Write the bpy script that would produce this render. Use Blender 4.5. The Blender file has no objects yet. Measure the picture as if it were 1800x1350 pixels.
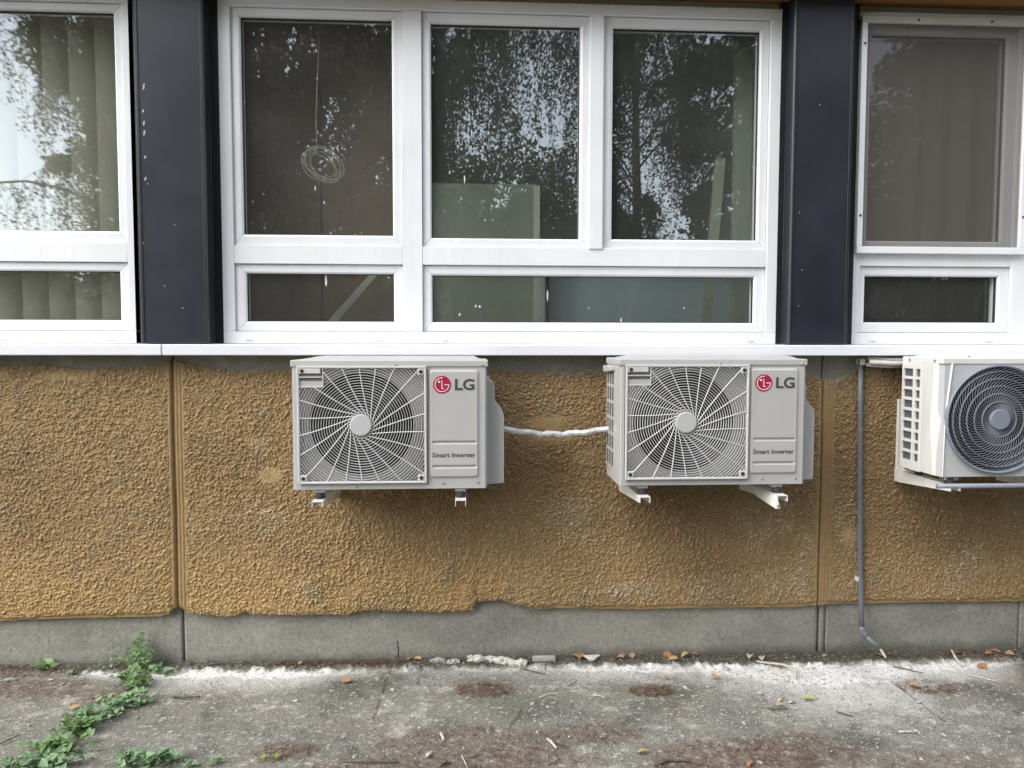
import bpy, bmesh, math, random
import numpy as np
from mathutils import Vector, Matrix, Euler

# ------------------------------------------------------------------ camera, sky, sun
sc = bpy.context.scene
col = sc.collection
R = math.radians
cam_d = bpy.data.cameras.new('camera'); cam = bpy.data.objects.new('camera', cam_d); col.objects.link(cam)
cam_d.sensor_fit = 'HORIZONTAL'; cam_d.sensor_width = 36.0; cam_d.lens = 27.04
cam_d.clip_start = 0.05; cam_d.clip_end = 500
a = ((0.99833144, -0.00162938, 0.05772073), (-0.00165644, 0.99838235, 0.05683261), (-0.05771996, -0.0568334, 0.99671379))
ax = Vector((a[0][0], a[2][0], -a[1][0])); ay = -Vector((a[0][1], a[2][1], -a[1][1])); az = -Vector((a[0][2], a[2][2], -a[1][2]))
CAMZ = 1.453
cam.matrix_world = Matrix(((ax.x, ay.x, az.x, 0.0), (ax.y, ay.y, az.y, -3.4), (ax.z, ay.z, az.z, CAMZ), (0, 0, 0, 1)))
sc.camera = cam

SUN_EL, SUN_AZ = 42.0, 234.0          # azimuth clockwise from +Y: behind the camera and to its left
world = bpy.data.worlds.new('World'); sc.world = world; world.use_nodes = True
wn = world.node_tree.nodes; wl = world.node_tree.links
sky = wn.new('ShaderNodeTexSky'); sky.sky_type = 'NISHITA'; sky.sun_disc = False
sky.sun_elevation = R(SUN_EL); sky.sun_rotation = R(SUN_AZ)
sky.air_density = 1.0; sky.dust_density = 1.0; sky.ozone_density = 1.0
hsv = wn.new('ShaderNodeHueSaturation'); hsv.inputs['Saturation'].default_value = 0.36
wl.new(sky.outputs[0], hsv.inputs['Color']); wl.new(hsv.outputs[0], wn['Background'].inputs['Color'])
wn['Background'].inputs['Strength'].default_value = 0.15

sun_d = bpy.data.lights.new('sun', 'SUN'); sun = bpy.data.objects.new('sun', sun_d); col.objects.link(sun)
sun_d.energy = 1.05; sun_d.angle = R(55); sun_d.color = (1.0, 0.97, 0.92)
sv = Vector((math.sin(R(SUN_AZ)) * math.cos(R(SUN_EL)), math.cos(R(SUN_AZ)) * math.cos(R(SUN_EL)), math.sin(R(SUN_EL))))
sun.rotation_euler = sv.to_track_quat('Z', 'Y').to_euler(); sun.location = sv * 30
sc.view_settings.view_transform = 'Standard'; sc.view_settings.look = 'None'
sc.view_settings.gamma = 1.0; sc.view_settings.use_curve_mapping = False
sc.view_settings.exposure = 1.62
sc.render.engine = 'CYCLES'
sc.cycles.max_bounces = 8; sc.cycles.diffuse_bounces = 4; sc.cycles.transparent_max_bounces = 12
sc.cycles.caustics_reflective = False; sc.cycles.caustics_refractive = False

random.seed(7)
rng = np.random.default_rng(11)

# ------------------------------------------------------------------ materials
def new_mat(name):
    m = bpy.data.materials.new(name); m.use_nodes = True
    return m, m.node_tree.nodes, m.node_tree.links, m.node_tree.nodes['Principled BSDF']

def mat(name, c, rough=0.5, c2=None, scale=6.0, amount=0.35, bump=0.0, bscale=60.0, metal=0.0, spec=0.5, detail=5.0, streak=0.0):
    """principled surface whose colour wanders between c and c2 and with a fine bump"""
    m, n, l, p = new_mat(name)
    if c2 is None: c2 = tuple(v * 0.82 for v in c)
    tc = n.new('ShaderNodeTexCoord')
    nz = n.new('ShaderNodeTexNoise'); nz.inputs['Scale'].default_value = scale; nz.inputs['Detail'].default_value = detail
    nz.inputs['Roughness'].default_value = 0.65
    l.new(tc.outputs['Object'], nz.inputs['Vector'])
    cr = n.new('ShaderNodeValToRGB'); cr.color_ramp.elements[0].position = 0.5 - amount / 2 + 0.02; cr.color_ramp.elements[1].position = 0.5 + amount / 2
    cr.color_ramp.elements[0].color = (*c2, 1); cr.color_ramp.elements[1].color = (*c, 1)
    l.new(nz.outputs['Fac'], cr.inputs['Fac']); l.new(cr.outputs['Color'], p.inputs['Base Color'])
    if streak > 0:                                  # washed-down dust runs
        mp = n.new('ShaderNodeMapping'); mp.inputs['Scale'].default_value = (38, 38, 2.2); l.new(tc.outputs['Object'], mp.inputs['Vector'])
        s1 = n.new('ShaderNodeTexNoise'); s1.inputs['Scale'].default_value = 1.0; s1.inputs['Detail'].default_value = 5; l.new(mp.outputs[0], s1.inputs['Vector'])
        s2 = n.new('ShaderNodeMapRange'); s2.inputs[1].default_value = .48; s2.inputs[2].default_value = .75; s2.inputs[3].default_value = 0; s2.inputs[4].default_value = streak
        l.new(s1.outputs['Fac'], s2.inputs[0])
        sm_ = n.new('ShaderNodeMix'); sm_.data_type = 'RGBA'; sm_.inputs[7].default_value = (c[0] * .55, c[1] * .52, c[2] * .45, 1)
        l.new(s2.outputs[0], sm_.inputs[0]); l.new(cr.outputs['Color'], sm_.inputs[6]); l.new(sm_.outputs[2], p.inputs['Base Color'])
    p.inputs['Roughness'].default_value = rough; p.inputs['Metallic'].default_value = metal
    p.inputs['Specular IOR Level'].default_value = spec
    if bump > 0:
        b = n.new('ShaderNodeTexNoise'); b.inputs['Scale'].default_value = bscale; b.inputs['Detail'].default_value = 6
        l.new(tc.outputs['Object'], b.inputs['Vector'])
        bp = n.new('ShaderNodeBump'); bp.inputs['Strength'].default_value = bump; bp.inputs['Distance'].default_value = 0.01
        l.new(b.outputs['Fac'], bp.inputs['Height']); l.new(bp.outputs['Normal'], p.inputs['Normal'])
    return m

def attr_mat(name, rough, fine_scale, fine_amt, bump, bscale, specks=None):
    """colour comes from a per-vertex colour attribute, broken up by fine noise"""
    m, n, l, p = new_mat(name)
    at = n.new('ShaderNodeAttribute'); at.attribute_name = 'tint'
    tc = n.new('ShaderNodeTexCoord')
    nz = n.new('ShaderNodeTexNoise'); nz.inputs['Scale'].default_value = fine_scale; nz.inputs['Detail'].default_value = 4
    nz.inputs['Roughness'].default_value = 0.7
    l.new(tc.outputs['Object'], nz.inputs['Vector'])
    mr = n.new('ShaderNodeMapRange'); mr.inputs[1].default_value = 0.3; mr.inputs[2].default_value = 0.7
    mr.inputs[3].default_value = 1 - fine_amt; mr.inputs[4].default_value = 1 + fine_amt
    l.new(nz.outputs['Fac'], mr.inputs[0])
    mx = n.new('ShaderNodeMix'); mx.data_type = 'RGBA'; mx.blend_type = 'MULTIPLY'; mx.inputs[0].default_value = 1
    l.new(at.outputs['Color'], mx.inputs[6]); l.new(mr.outputs[0], mx.inputs[7])
    out = mx.outputs[2]
    if specks:
        for (sscale, thr, colr, amt) in specks:
            v = n.new('ShaderNodeTexVoronoi'); v.inputs['Scale'].default_value = sscale
            l.new(tc.outputs['Object'], v.inputs['Vector'])
            s = n.new('ShaderNodeMapRange'); s.inputs[1].default_value = thr; s.inputs[2].default_value = thr * 0.6
            s.inputs[3].default_value = 0; s.inputs[4].default_value = amt
            l.new(v.outputs['Distance'], s.inputs[0])
            m2 = n.new('ShaderNodeMix'); m2.data_type = 'RGBA'; m2.inputs[7].default_value = (*colr, 1)
            l.new(s.outputs[0], m2.inputs[0]); l.new(out, m2.inputs[6]); out = m2.outputs[2]
    l.new(out, p.inputs['Base Color']); p.inputs['Roughness'].default_value = rough
    p.inputs['Specular IOR Level'].default_value = 0.25
    b = n.new('ShaderNodeTexNoise'); b.inputs['Scale'].default_value = bscale; b.inputs['Detail'].default_value = 5
    l.new(tc.outputs['Object'], b.inputs['Vector'])
    bp = n.new('ShaderNodeBump'); bp.inputs['Strength'].default_value = bump; bp.inputs['Distance'].default_value = 0.006
    l.new(b.outputs['Fac'], bp.inputs['Height']); l.new(bp.outputs['Normal'], p.inputs['Normal'])
    return m

M = {}
M['stucco'] = attr_mat('stucco', 0.9, 150, 0.28, 0.7, 260)
M['pave'] = attr_mat('pave', 0.92, 130, 0.5, 0.8, 180, specks=[(60, 0.17, (0.66, 0.64, 0.56), 0.8), (95, 0.2, (0.10, 0.095, 0.08), 0.6), (33, 0.12, (0.07, 0.065, 0.055), 0.8)])
M['plinth'] = attr_mat('plinth', 0.92, 60, 0.22, 0.5, 120, specks=[(42, 0.14, (0.05, 0.048, 0.04), 0.8), (110, 0.16, (0.34, 0.33, 0.28), 0.6), (17, 0.06, (0.03, 0.03, 0.026), 0.9)])
M['white'] = mat('white_pvc', (0.79, 0.80, 0.82), 0.35, (0.73, 0.735, 0.74), 3.0, 0.3, 0.03, 30, streak=0.10)
M['lintel'] = mat('lintel_paint', (0.60, 0.58, 0.53), 0.6, (0.46, 0.44, 0.38), 7.0, 0.5, 0.15, 40)
M['sill'] = mat('sill_metal', (0.79, 0.80, 0.83), 0.3, (0.74, 0.745, 0.77), 2.5, 0.4, 0.03, 20, streak=0.08)
M['gasket'] = mat('gasket', (0.02, 0.02, 0.022), 0.6)
M['darkpanel'] = mat('dark_panel', (0.014, 0.016, 0.023), 0.32, (0.030, 0.033, 0.043), 3.5, 0.5, 0.04, 18, spec=0.45, streak=0.1)
M['black'] = mat('black_paint', (0.006, 0.006, 0.008), 0.5, (0.012, 0.012, 0.013), 12)
M['casing'] = mat('casing_paint', (0.485, 0.472, 0.452), 0.38, (0.45, 0.437, 0.417), 4, 0.4, 0.02, 80, streak=0.10)
M['grille'] = mat('grille_plastic', (0.60, 0.59, 0.575), 0.4, (0.56, 0.55, 0.535), 5, 0.4)
M['hub'] = mat('hub_plastic', (0.50, 0.50, 0.50), 0.42, (0.48, 0.475, 0.475), 5, 0.4)
M['casing3'] = mat('ivory_casing', (0.74, 0.73, 0.69), 0.35, (0.68, 0.665, 0.62), 3, 0.4, 0.02, 60, streak=0.10)
M['front3_shade'] = mat('shaded_front', (0.52, 0.52, 0.52), 0.4, (0.48, 0.48, 0.48), 4, 0.4)  # front darker than the ivory sides, the left light's falloff put into its colour
M['dark'] = mat('fan_dark', (0.007, 0.0065, 0.008), 0.8, (0.012, 0.011, 0.012), 8)
M['blade'] = mat('fan_blade', (0.022, 0.021, 0.023), 0.6, (0.016, 0.015, 0.016), 8)
M['fin'] = mat('heat_fins', (0.16, 0.17, 0.19), 0.45, (0.10, 0.105, 0.12), 40, 0.4, 0.4, 200, metal=0.3)
M['blue_grey'] = mat('blue_grey_plastic', (0.23, 0.25, 0.295), 0.4, (0.19, 0.21, 0.25), 12, 0.4)
M['vane'] = mat('vane_plastic', (0.21, 0.225, 0.26), 0.45, (0.17, 0.185, 0.22), 12, 0.4)
M['vane_ring'] = mat('vane_ring_plastic', (0.22, 0.235, 0.265), 0.4, (0.19, 0.20, 0.23), 12, 0.4)
M['recess'] = mat('recess', (0.26, 0.255, 0.245), 0.6, (0.2, 0.195, 0.19), 10)
M['screw'] = mat('screw_steel', (0.6, 0.6, 0.6), 0.3, (0.4, 0.39, 0.37), 200, metal=0.9)
M['screw_dark'] = mat('screw_dark', (0.035, 0.035, 0.04), 0.4, (0.02, 0.02, 0.02), 100)
M['red'] = mat('logo_red', (0.40, 0.012, 0.055), 0.4, (0.36, 0.010, 0.05), 10)
M['logo_white'] = mat('logo_white', (0.78, 0.72, 0.71), 0.4)
M['ink'] = mat('ink_grey', (0.055, 0.053, 0.055), 0.5, (0.07, 0.068, 0.068), 40)
M['rubber'] = mat('rubber', (0.022, 0.024, 0.03), 0.6, (0.035, 0.036, 0.042), 60)
M['bracket'] = mat('bracket_enamel', (0.78, 0.77, 0.73), 0.35, (0.70, 0.68, 0.63), 14, 0.4, 0.03, 40)
M['zinc'] = mat('zinc', (0.62, 0.66, 0.72), 0.3, (0.45, 0.48, 0.52), 60, metal=0.85)
M['pipe'] = mat('grey_pipe', (0.165, 0.175, 0.205), 0.45, (0.135, 0.14, 0.16), 9, 0.5, 0.04, 50)
M['foil'] = mat('foil_tape', (0.80, 0.80, 0.79), 0.5, (0.62, 0.62, 0.62), 25, 0.4, 0.6, 35, metal=0.15)
M['wrap'] = mat('white_wrap', (0.62, 0.60, 0.54), 0.6, (0.46, 0.44, 0.39), 20, 0.4, 0.2, 50)
M['bark'] = mat('bark', (0.11, 0.085, 0.06), 0.9, (0.05, 0.04, 0.03), 8, 0.4, 0.6, 25)
M['birch'] = mat('birch_bark', (0.34, 0.32, 0.28), 0.8, (0.06, 0.05, 0.045), 7, 0.3, 0.4, 20)
M['wood'] = mat('soffit_wood', (0.36, 0.17, 0.055), 0.55, (0.24, 0.105, 0.035), 6, 0.5, 0.1, 30)
M['twig'] = mat('twig_wood', (0.16, 0.13, 0.095), 0.85, (0.07, 0.058, 0.045), 40, 0.4, 0.3, 120)
M['palestick'] = mat('pale_stick', (0.58, 0.55, 0.47), 0.8, (0.42, 0.39, 0.32), 60)
M['chip'] = mat('plaster_chip', (0.68, 0.655, 0.60), 0.95, (0.45, 0.43, 0.38), 30, 0.5, 0.6, 120)
M['crust'] = mat('mortar_crust', (0.52, 0.50, 0.43), 0.95, (0.27, 0.26, 0.22), 25, 0.5, 0.7, 90)
M['needles'] = mat('needle_litter', (0.16, 0.085, 0.05), 0.9, (0.085, 0.047, 0.03), 30)
M['gravel'] = mat('gravel', (0.58, 0.56, 0.49), 0.9, (0.26, 0.25, 0.21), 18, 0.5)
M['grass'] = mat('lawn', (0.055, 0.075, 0.025), 0.95, (0.075, 0.065, 0.035), 1.2, 0.5, 0.8, 30)
M['blind'] = mat('blind_fabric', (0.74, 0.68, 0.53), 0.85, (0.66, 0.60, 0.46), 3, 0.4, 0.1, 300)
M['brownblind'] = mat('brown_blind', (0.23, 0.185, 0.15), 0.85, (0.20, 0.16, 0.13), 4, 0.4, 0.15, 300)
M['room'] = mat('room_plaster', (0.58, 0.57, 0.51), 0.9, (0.52, 0.51, 0.45), 3, 0.4)
M['floor'] = mat('room_floor', (0.12, 0.085, 0.06), 0.5, (0.08, 0.055, 0.04), 4, 0.4)
M['board'] = mat('green_board', (0.33, 0.36, 0.28), 0.7, (0.29, 0.32, 0.25), 4, 0.4)
M['brownwood'] = mat('brown_wood', (0.23, 0.155, 0.115), 0.6, (0.185, 0.125, 0.095), 3, 0.5, 0.1, 30)
M['greyboard'] = mat('grey_board', (0.34, 0.41, 0.44), 0.7, (0.30, 0.37, 0.40), 3, 0.4)
M['curtain'] = mat('dark_curtain', (0.10, 0.042, 0.038), 0.9, (0.05, 0.022, 0.022), 6, 0.4)
M['cable'] = mat('grey_cable', (0.50, 0.47, 0.40), 0.6, (0.40, 0.37, 0.31), 12)
M['lamp'] = mat('lamp_housing', (0.72, 0.72, 0.68), 0.35)

def leaf_mat(name, c, c2, trans=0.25, scale=5):
    m = mat(name, c, 0.55, c2, scale, 0.6)
    n = m.node_tree.nodes; l = m.node_tree.links; p = n['Principled BSDF']
    t = n.new('ShaderNodeBsdfTranslucent'); mx = n.new('ShaderNodeMixShader'); mx.inputs[0].default_value = trans
    l.new(p.inputs['Base Color'].links[0].from_socket, t.inputs['Color'])
    l.new(p.outputs[0], mx.inputs[1]); l.new(t.outputs[0], mx.inputs[2]); l.new(mx.outputs[0], n['Material Output'].inputs['Surface'])
    return m
M['birch_leaf'] = leaf_mat('birch_leaf', (0.075, 0.12, 0.035), (0.045, 0.08, 0.025), 0.3, 2)
M['dark_leaf'] = leaf_mat('dark_leaf', (0.065, 0.105, 0.035), (0.035, 0.065, 0.022), 0.25, 1.5)
M['lime_leaf'] = leaf_mat('lime_leaf', (0.085, 0.115, 0.03), (0.045, 0.07, 0.02), 0.2, 1)
M['brown_leaf'] = leaf_mat('brown_leaf', (0.12, 0.078, 0.048), (0.06, 0.05, 0.03), 0.2, 1.2)
M['spruce'] = leaf_mat('spruce_needle', (0.045, 0.06, 0.036), (0.03, 0.04, 0.025), 0.05, 2)
M['weed'] = leaf_mat('weed_leaf', (0.26, 0.39, 0.17), (0.16, 0.27, 0.10), 0.25, 14)
M['weed2'] = leaf_mat('weed_leaf_blue', (0.27, 0.40, 0.22), (0.19, 0.30, 0.155), 0.25, 14)
M['weed3'] = leaf_mat('weed_leaf_yellow', (0.27, 0.33, 0.07), (0.16, 0.22, 0.05), 0.25, 14)
M['fall_orange'] = leaf_mat('fallen_orange', (0.46, 0.25, 0.13), (0.33, 0.16, 0.08), 0.2, 40)
M['fall_yellow'] = leaf_mat('fallen_yellow', (0.58, 0.43, 0.20), (0.46, 0.32, 0.14), 0.2, 40)
M['fall_tan'] = leaf_mat('fallen_tan', (0.46, 0.34, 0.22), (0.33, 0.23, 0.14), 0.2, 40)
M['fall_green'] = leaf_mat('fallen_green', (0.52, 0.50, 0.19), (0.40, 0.40, 0.14), 0.2, 40)
M['fall_pale'] = leaf_mat('fallen_pale', (0.62, 0.57, 0.44), (0.46, 0.40, 0.30), 0.2, 40)

def glass_mat():
    m, n, l, p = new_mat('window_glass')
    n.remove(p)
    t = n.new('ShaderNodeBsdfTransparent'); t.inputs[0].default_value = (0.93, 0.955, 0.94, 1)
    g = n.new('ShaderNodeBsdfGlossy'); g.inputs['Roughness'].default_value = 0.01; g.inputs['Color'].default_value = (0.93, 0.96, 1.0, 1)
    geo = n.new('ShaderNodeNewGeometry'); dt = n.new('ShaderNodeVectorMath'); dt.operation = 'DOT_PRODUCT'
    l.new(geo.outputs['Normal'], dt.inputs[0]); l.new(geo.outputs['Incoming'], dt.inputs[1])
    def mth(op, a_, b_=None):
        q = n.new('ShaderNodeMath'); q.operation = op
        for i_, v_ in enumerate((a_, b_)):
            if v_ is None: continue
            if isinstance(v_, (int, float)): q.inputs[i_].default_value = v_
            else: l.new(v_, q.inputs[i_])
        return q.outputs[0]
    F0 = 0.12                                    # coated double glazing, per face of the unit
    sch = mth('POWER', mth('SUBTRACT', 1.0, mth('ABSOLUTE', dt.outputs['Value'])), 5.0)
    fac = mth('ADD', mth('MULTIPLY', sch, 1 - F0), F0)
    tc = n.new('ShaderNodeTexCoord'); nz = n.new('ShaderNodeTexNoise'); nz.inputs['Scale'].default_value = 1.1; nz.inputs['Detail'].default_value = 1
    l.new(tc.outputs['Object'], nz.inputs['Vector'])
    b = n.new('ShaderNodeBump'); b.inputs['Strength'].default_value = 0.06; b.inputs['Distance'].default_value = 0.02
    l.new(nz.outputs['Fac'], b.inputs['Height']); l.new(b.outputs['Normal'], g.inputs['Normal'])
    mx = n.new('ShaderNodeMixShader'); l.new(fac, mx.inputs[0]); l.new(t.outputs[0], mx.inputs[1]); l.new(g.outputs[0], mx.inputs[2])
    # pale veil mixed in to lift the blacks of the panes, mottled like dust
    dn = n.new('ShaderNodeTexNoise'); dn.inputs['Scale'].default_value = 3.0; dn.inputs['Detail'].default_value = 6; l.new(tc.outputs['Object'], dn.inputs['Vector'])
    dm = n.new('ShaderNodeMapRange'); dm.inputs[1].default_value = .3; dm.inputs[2].default_value = .7; dm.inputs[3].default_value = 0.022; dm.inputs[4].default_value = 0.042
    l.new(dn.outputs['Fac'], dm.inputs[0])
    df = n.new('ShaderNodeBsdfDiffuse'); df.inputs[0].default_value = (0.62, 0.61, 0.56, 1)
    m2 = n.new('ShaderNodeMixShader'); l.new(dm.outputs[0], m2.inputs[0]); l.new(mx.outputs[0], m2.inputs[1]); l.new(df.outputs[0], m2.inputs[2])
    l.new(m2.outputs[0], n['Material Output'].inputs['Surface'])
    return m
M['glass'] = glass_mat()

def mesh_mat():
    m, n, l, p = new_mat('insect_mesh')
    t = n.new('ShaderNodeBsdfTransparent'); mx = n.new('ShaderNodeMixShader')
    tc = n.new('ShaderNodeTexCoord'); nz = n.new('ShaderNodeTexNoise'); nz.inputs['Scale'].default_value = 5; nz.inputs['Detail'].default_value = 3
    mr = n.new('ShaderNodeMapRange'); mr.inputs[3].default_value = 0.50; mr.inputs[4].default_value = 0.58
    l.new(tc.outputs['Object'], nz.inputs['Vector']); l.new(nz.outputs['Fac'], mr.inputs[0]); l.new(mr.outputs[0], mx.inputs[0])
    p.inputs['Base Color'].default_value = (0.105, 0.09, 0.078, 1); p.inputs['Roughness'].default_value = 0.7
    l.new(t.outputs[0], mx.inputs[1]); l.new(p.outputs[0], mx.inputs[2]); l.new(mx.outputs[0], n['Material Output'].inputs['Surface'])
    return m
M['mesh'] = mesh_mat()

# ------------------------------------------------------------------ mesh helpers
def link(name, me, m, parent=None, loc=None):
    o = bpy.data.objects.new(name, me); col.objects.link(o)
    if m is not None and len(me.materials) == 0: me.materials.append(M[m] if isinstance(m, str) else m)
    if parent is not None: o.parent = parent
    if loc is not None: o.location = loc
    return o

def tag(o, label=None, cat=None, group=None, kind=None):
    if label: o['label'] = label
    if cat: o['category'] = cat
    if group: o['group'] = group
    if kind: o['kind'] = kind
    return o

def empty(name, loc=(0, 0, 0)):
    o = bpy.data.objects.new(name, None); col.objects.link(o); o.location = loc; o.empty_display_size = 0.05
    return o

class MB:
    def __init__(s): s.v = []; s.f = []
    def add(s, vs, fs):
        k = len(s.v); s.v += [tuple(v) for v in vs]; s.f += [tuple(i + k for i in f) for f in fs]; return s
    def box(s, x0, x1, y0, y1, z0, z1):
        return s.add([(x0, y0, z0), (x1, y0, z0), (x1, y1, z0), (x0, y1, z0), (x0, y0, z1), (x1, y0, z1), (x1, y1, z1), (x0, y1, z1)],
                     [(0, 3, 2, 1), (4, 5, 6, 7), (0, 1, 5, 4), (1, 2, 6, 5), (2, 3, 7, 6), (3, 0, 4, 7)])
    def prism(s, poly, y0, y1):
        """polygon in x,z (counter-clockwise seen from -y) extruded from y0 (front) to y1"""
        n = len(poly)
        vs = [(x, y0, z) for x, z in poly] + [(x, y1, z) for x, z in poly]
        fs = [tuple(range(n)), tuple(range(2 * n - 1, n - 1, -1))] + [(i, i + n, (i + 1) % n + n, (i + 1) % n) for i in range(n)]
        return s.add(vs, fs)
    def prism_x(s, poly, x0, x1):
        n = len(poly)
        vs = [(x0, y, z) for y, z in poly] + [(x1, y, z) for y, z in poly]
        fs = [tuple(range(n)), tuple(range(2 * n - 1, n - 1, -1))] + [(i, i + n, (i + 1) % n + n, (i + 1) % n) for i in range(n)]
        return s.add(vs, fs)
    def tube(s, pts, r, n=8, cap=True):
        pts = [Vector(p) for p in pts]; rs = r if isinstance(r, (list, tuple)) else [r] * len(pts)
        up = None; vs = []
        for i, p in enumerate(pts):
            d = (pts[min(i + 1, len(pts) - 1)] - pts[max(i - 1, 0)]).normalized()
            if up is None:
                up = Vector((0, 0, 1)) if abs(d.z) < 0.9 else Vector((1, 0, 0))
            s1 = d.cross(up).normalized(); u = s1.cross(d).normalized(); up = u
            for k in range(n):
                a_ = 2 * math.pi * k / n
                vs.append(p + (s1 * math.cos(a_) + u * math.sin(a_)) * rs[i])
        fs = [(i * n + k, i * n + (k + 1) % n, (i + 1) * n + (k + 1) % n, (i + 1) * n + k) for i in range(len(pts) - 1) for k in range(n)]
        if cap: fs += [tuple(range(n - 1, -1, -1)), tuple((len(pts) - 1) * n + k for k in range(n))]
        return s.add(vs, fs)
    def disc(s, cx, cz, r, y0, y1, n=24):
        return s.prism([(cx + r * math.cos(2 * math.pi * k / n), cz + r * math.sin(2 * math.pi * k / n)) for k in range(n)], y0, y1)
    def mesh(s, name, bevel=0, seg=1, smooth=False):
        me = bpy.data.meshes.new(name); me.from_pydata(s.v, [], s.f)
        bm = bmesh.new(); bm.from_mesh(me)
        bmesh.ops.recalc_face_normals(bm, faces=bm.faces)
        if bevel > 0:
            es = [e for e in bm.edges if e.is_manifold and e.calc_face_angle(0) > 0.5]
            bmesh.ops.bevel(bm, geom=es, offset=bevel, segments=seg, affect='EDGES', profile=0.5, clamp_overlap=True)
        bm.to_mesh(me); bm.free()
        if smooth: me.shade_smooth()
        return me
    def build(s, name, m, parent=None, bevel=0, seg=1, smooth=False):
        return link(name, s.mesh(name, bevel, seg, smooth), m, parent)

def arrays_mesh(name, V, F, smooth=True, tint=None):
    """V (n,3), F (m,4 or 3) numpy"""
    me = bpy.data.meshes.new(name)
    V = np.asarray(V, dtype=np.float32); F = np.asarray(F, dtype=np.int32); k = F.shape[1]
    me.vertices.add(len(V)); me.vertices.foreach_set('co', V.ravel())
    me.loops.add(F.size); me.loops.foreach_set('vertex_index', F.ravel())
    me.polygons.add(len(F)); me.polygons.foreach_set('loop_start', np.arange(0, F.size, k, dtype=np.int32))
    if smooth: me.polygons.foreach_set('use_smooth', np.ones(len(F), dtype=bool))
    if tint is not None:
        at = me.attributes.new('tint', 'FLOAT_COLOR', 'POINT')
        c = np.ones((len(V), 4), dtype=np.float32); c[:, :3] = tint; at.data.foreach_set('color', c.ravel())
    me.update(calc_edges=True); me.validate()
    return me

def grid_faces(nx, nz):
    i = np.arange((nx - 1) * (nz - 1)); r = i // (nx - 1); c = i % (nx - 1); a0 = r * nx + c
    return np.stack([a0, a0 + 1, a0 + nx + 1, a0 + nx], 1)

def vnoise(x, y, seed=0):
    """smooth gradient noise in about [-1,1]"""
    g = np.random.default_rng(seed).uniform(0, 2 * np.pi, 4096)
    xi = np.floor(x).astype(np.int64); yi = np.floor(y).astype(np.int64); xf = x - xi; yf = y - yi
    def gr(ix, iy, dx, dy):
        t = g[(ix * 374761393 + iy * 668265263 ^ (ix * iy)) % 4096]; return np.cos(t) * dx + np.sin(t) * dy
    u = xf * xf * xf * (xf * (xf * 6 - 15) + 10); v = yf * yf * yf * (yf * (yf * 6 - 15) + 10)
    n00 = gr(xi, yi, xf, yf); n10 = gr(xi + 1, yi, xf - 1, yf); n01 = gr(xi, yi + 1, xf, yf - 1); n11 = gr(xi + 1, yi + 1, xf - 1, yf - 1)
    return ((n00 * (1 - u) + n10 * u) * (1 - v) + (n01 * (1 - u) + n11 * u) * v) * 1.4

def fbm(x, y, oct=4, seed=0, gain=0.5):
    s = 0; am = 1; t = 0
    for o in range(oct):
        s = s + am * vnoise(x * 2 ** o + 17.3 * o, y * 2 ** o - 9.1 * o, seed + o); t += am; am *= gain
    return s / t

def sstep(a0, b0, x):
    t = np.clip((x - a0) / (b0 - a0), 0, 1); return t * t * (3 - 2 * t)

def mixc(c, d, m):
    return c * (1 - m[..., None]) + np.array(d) * m[..., None]

def gz(x, y=0.0): return -0.0055 * x

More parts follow.
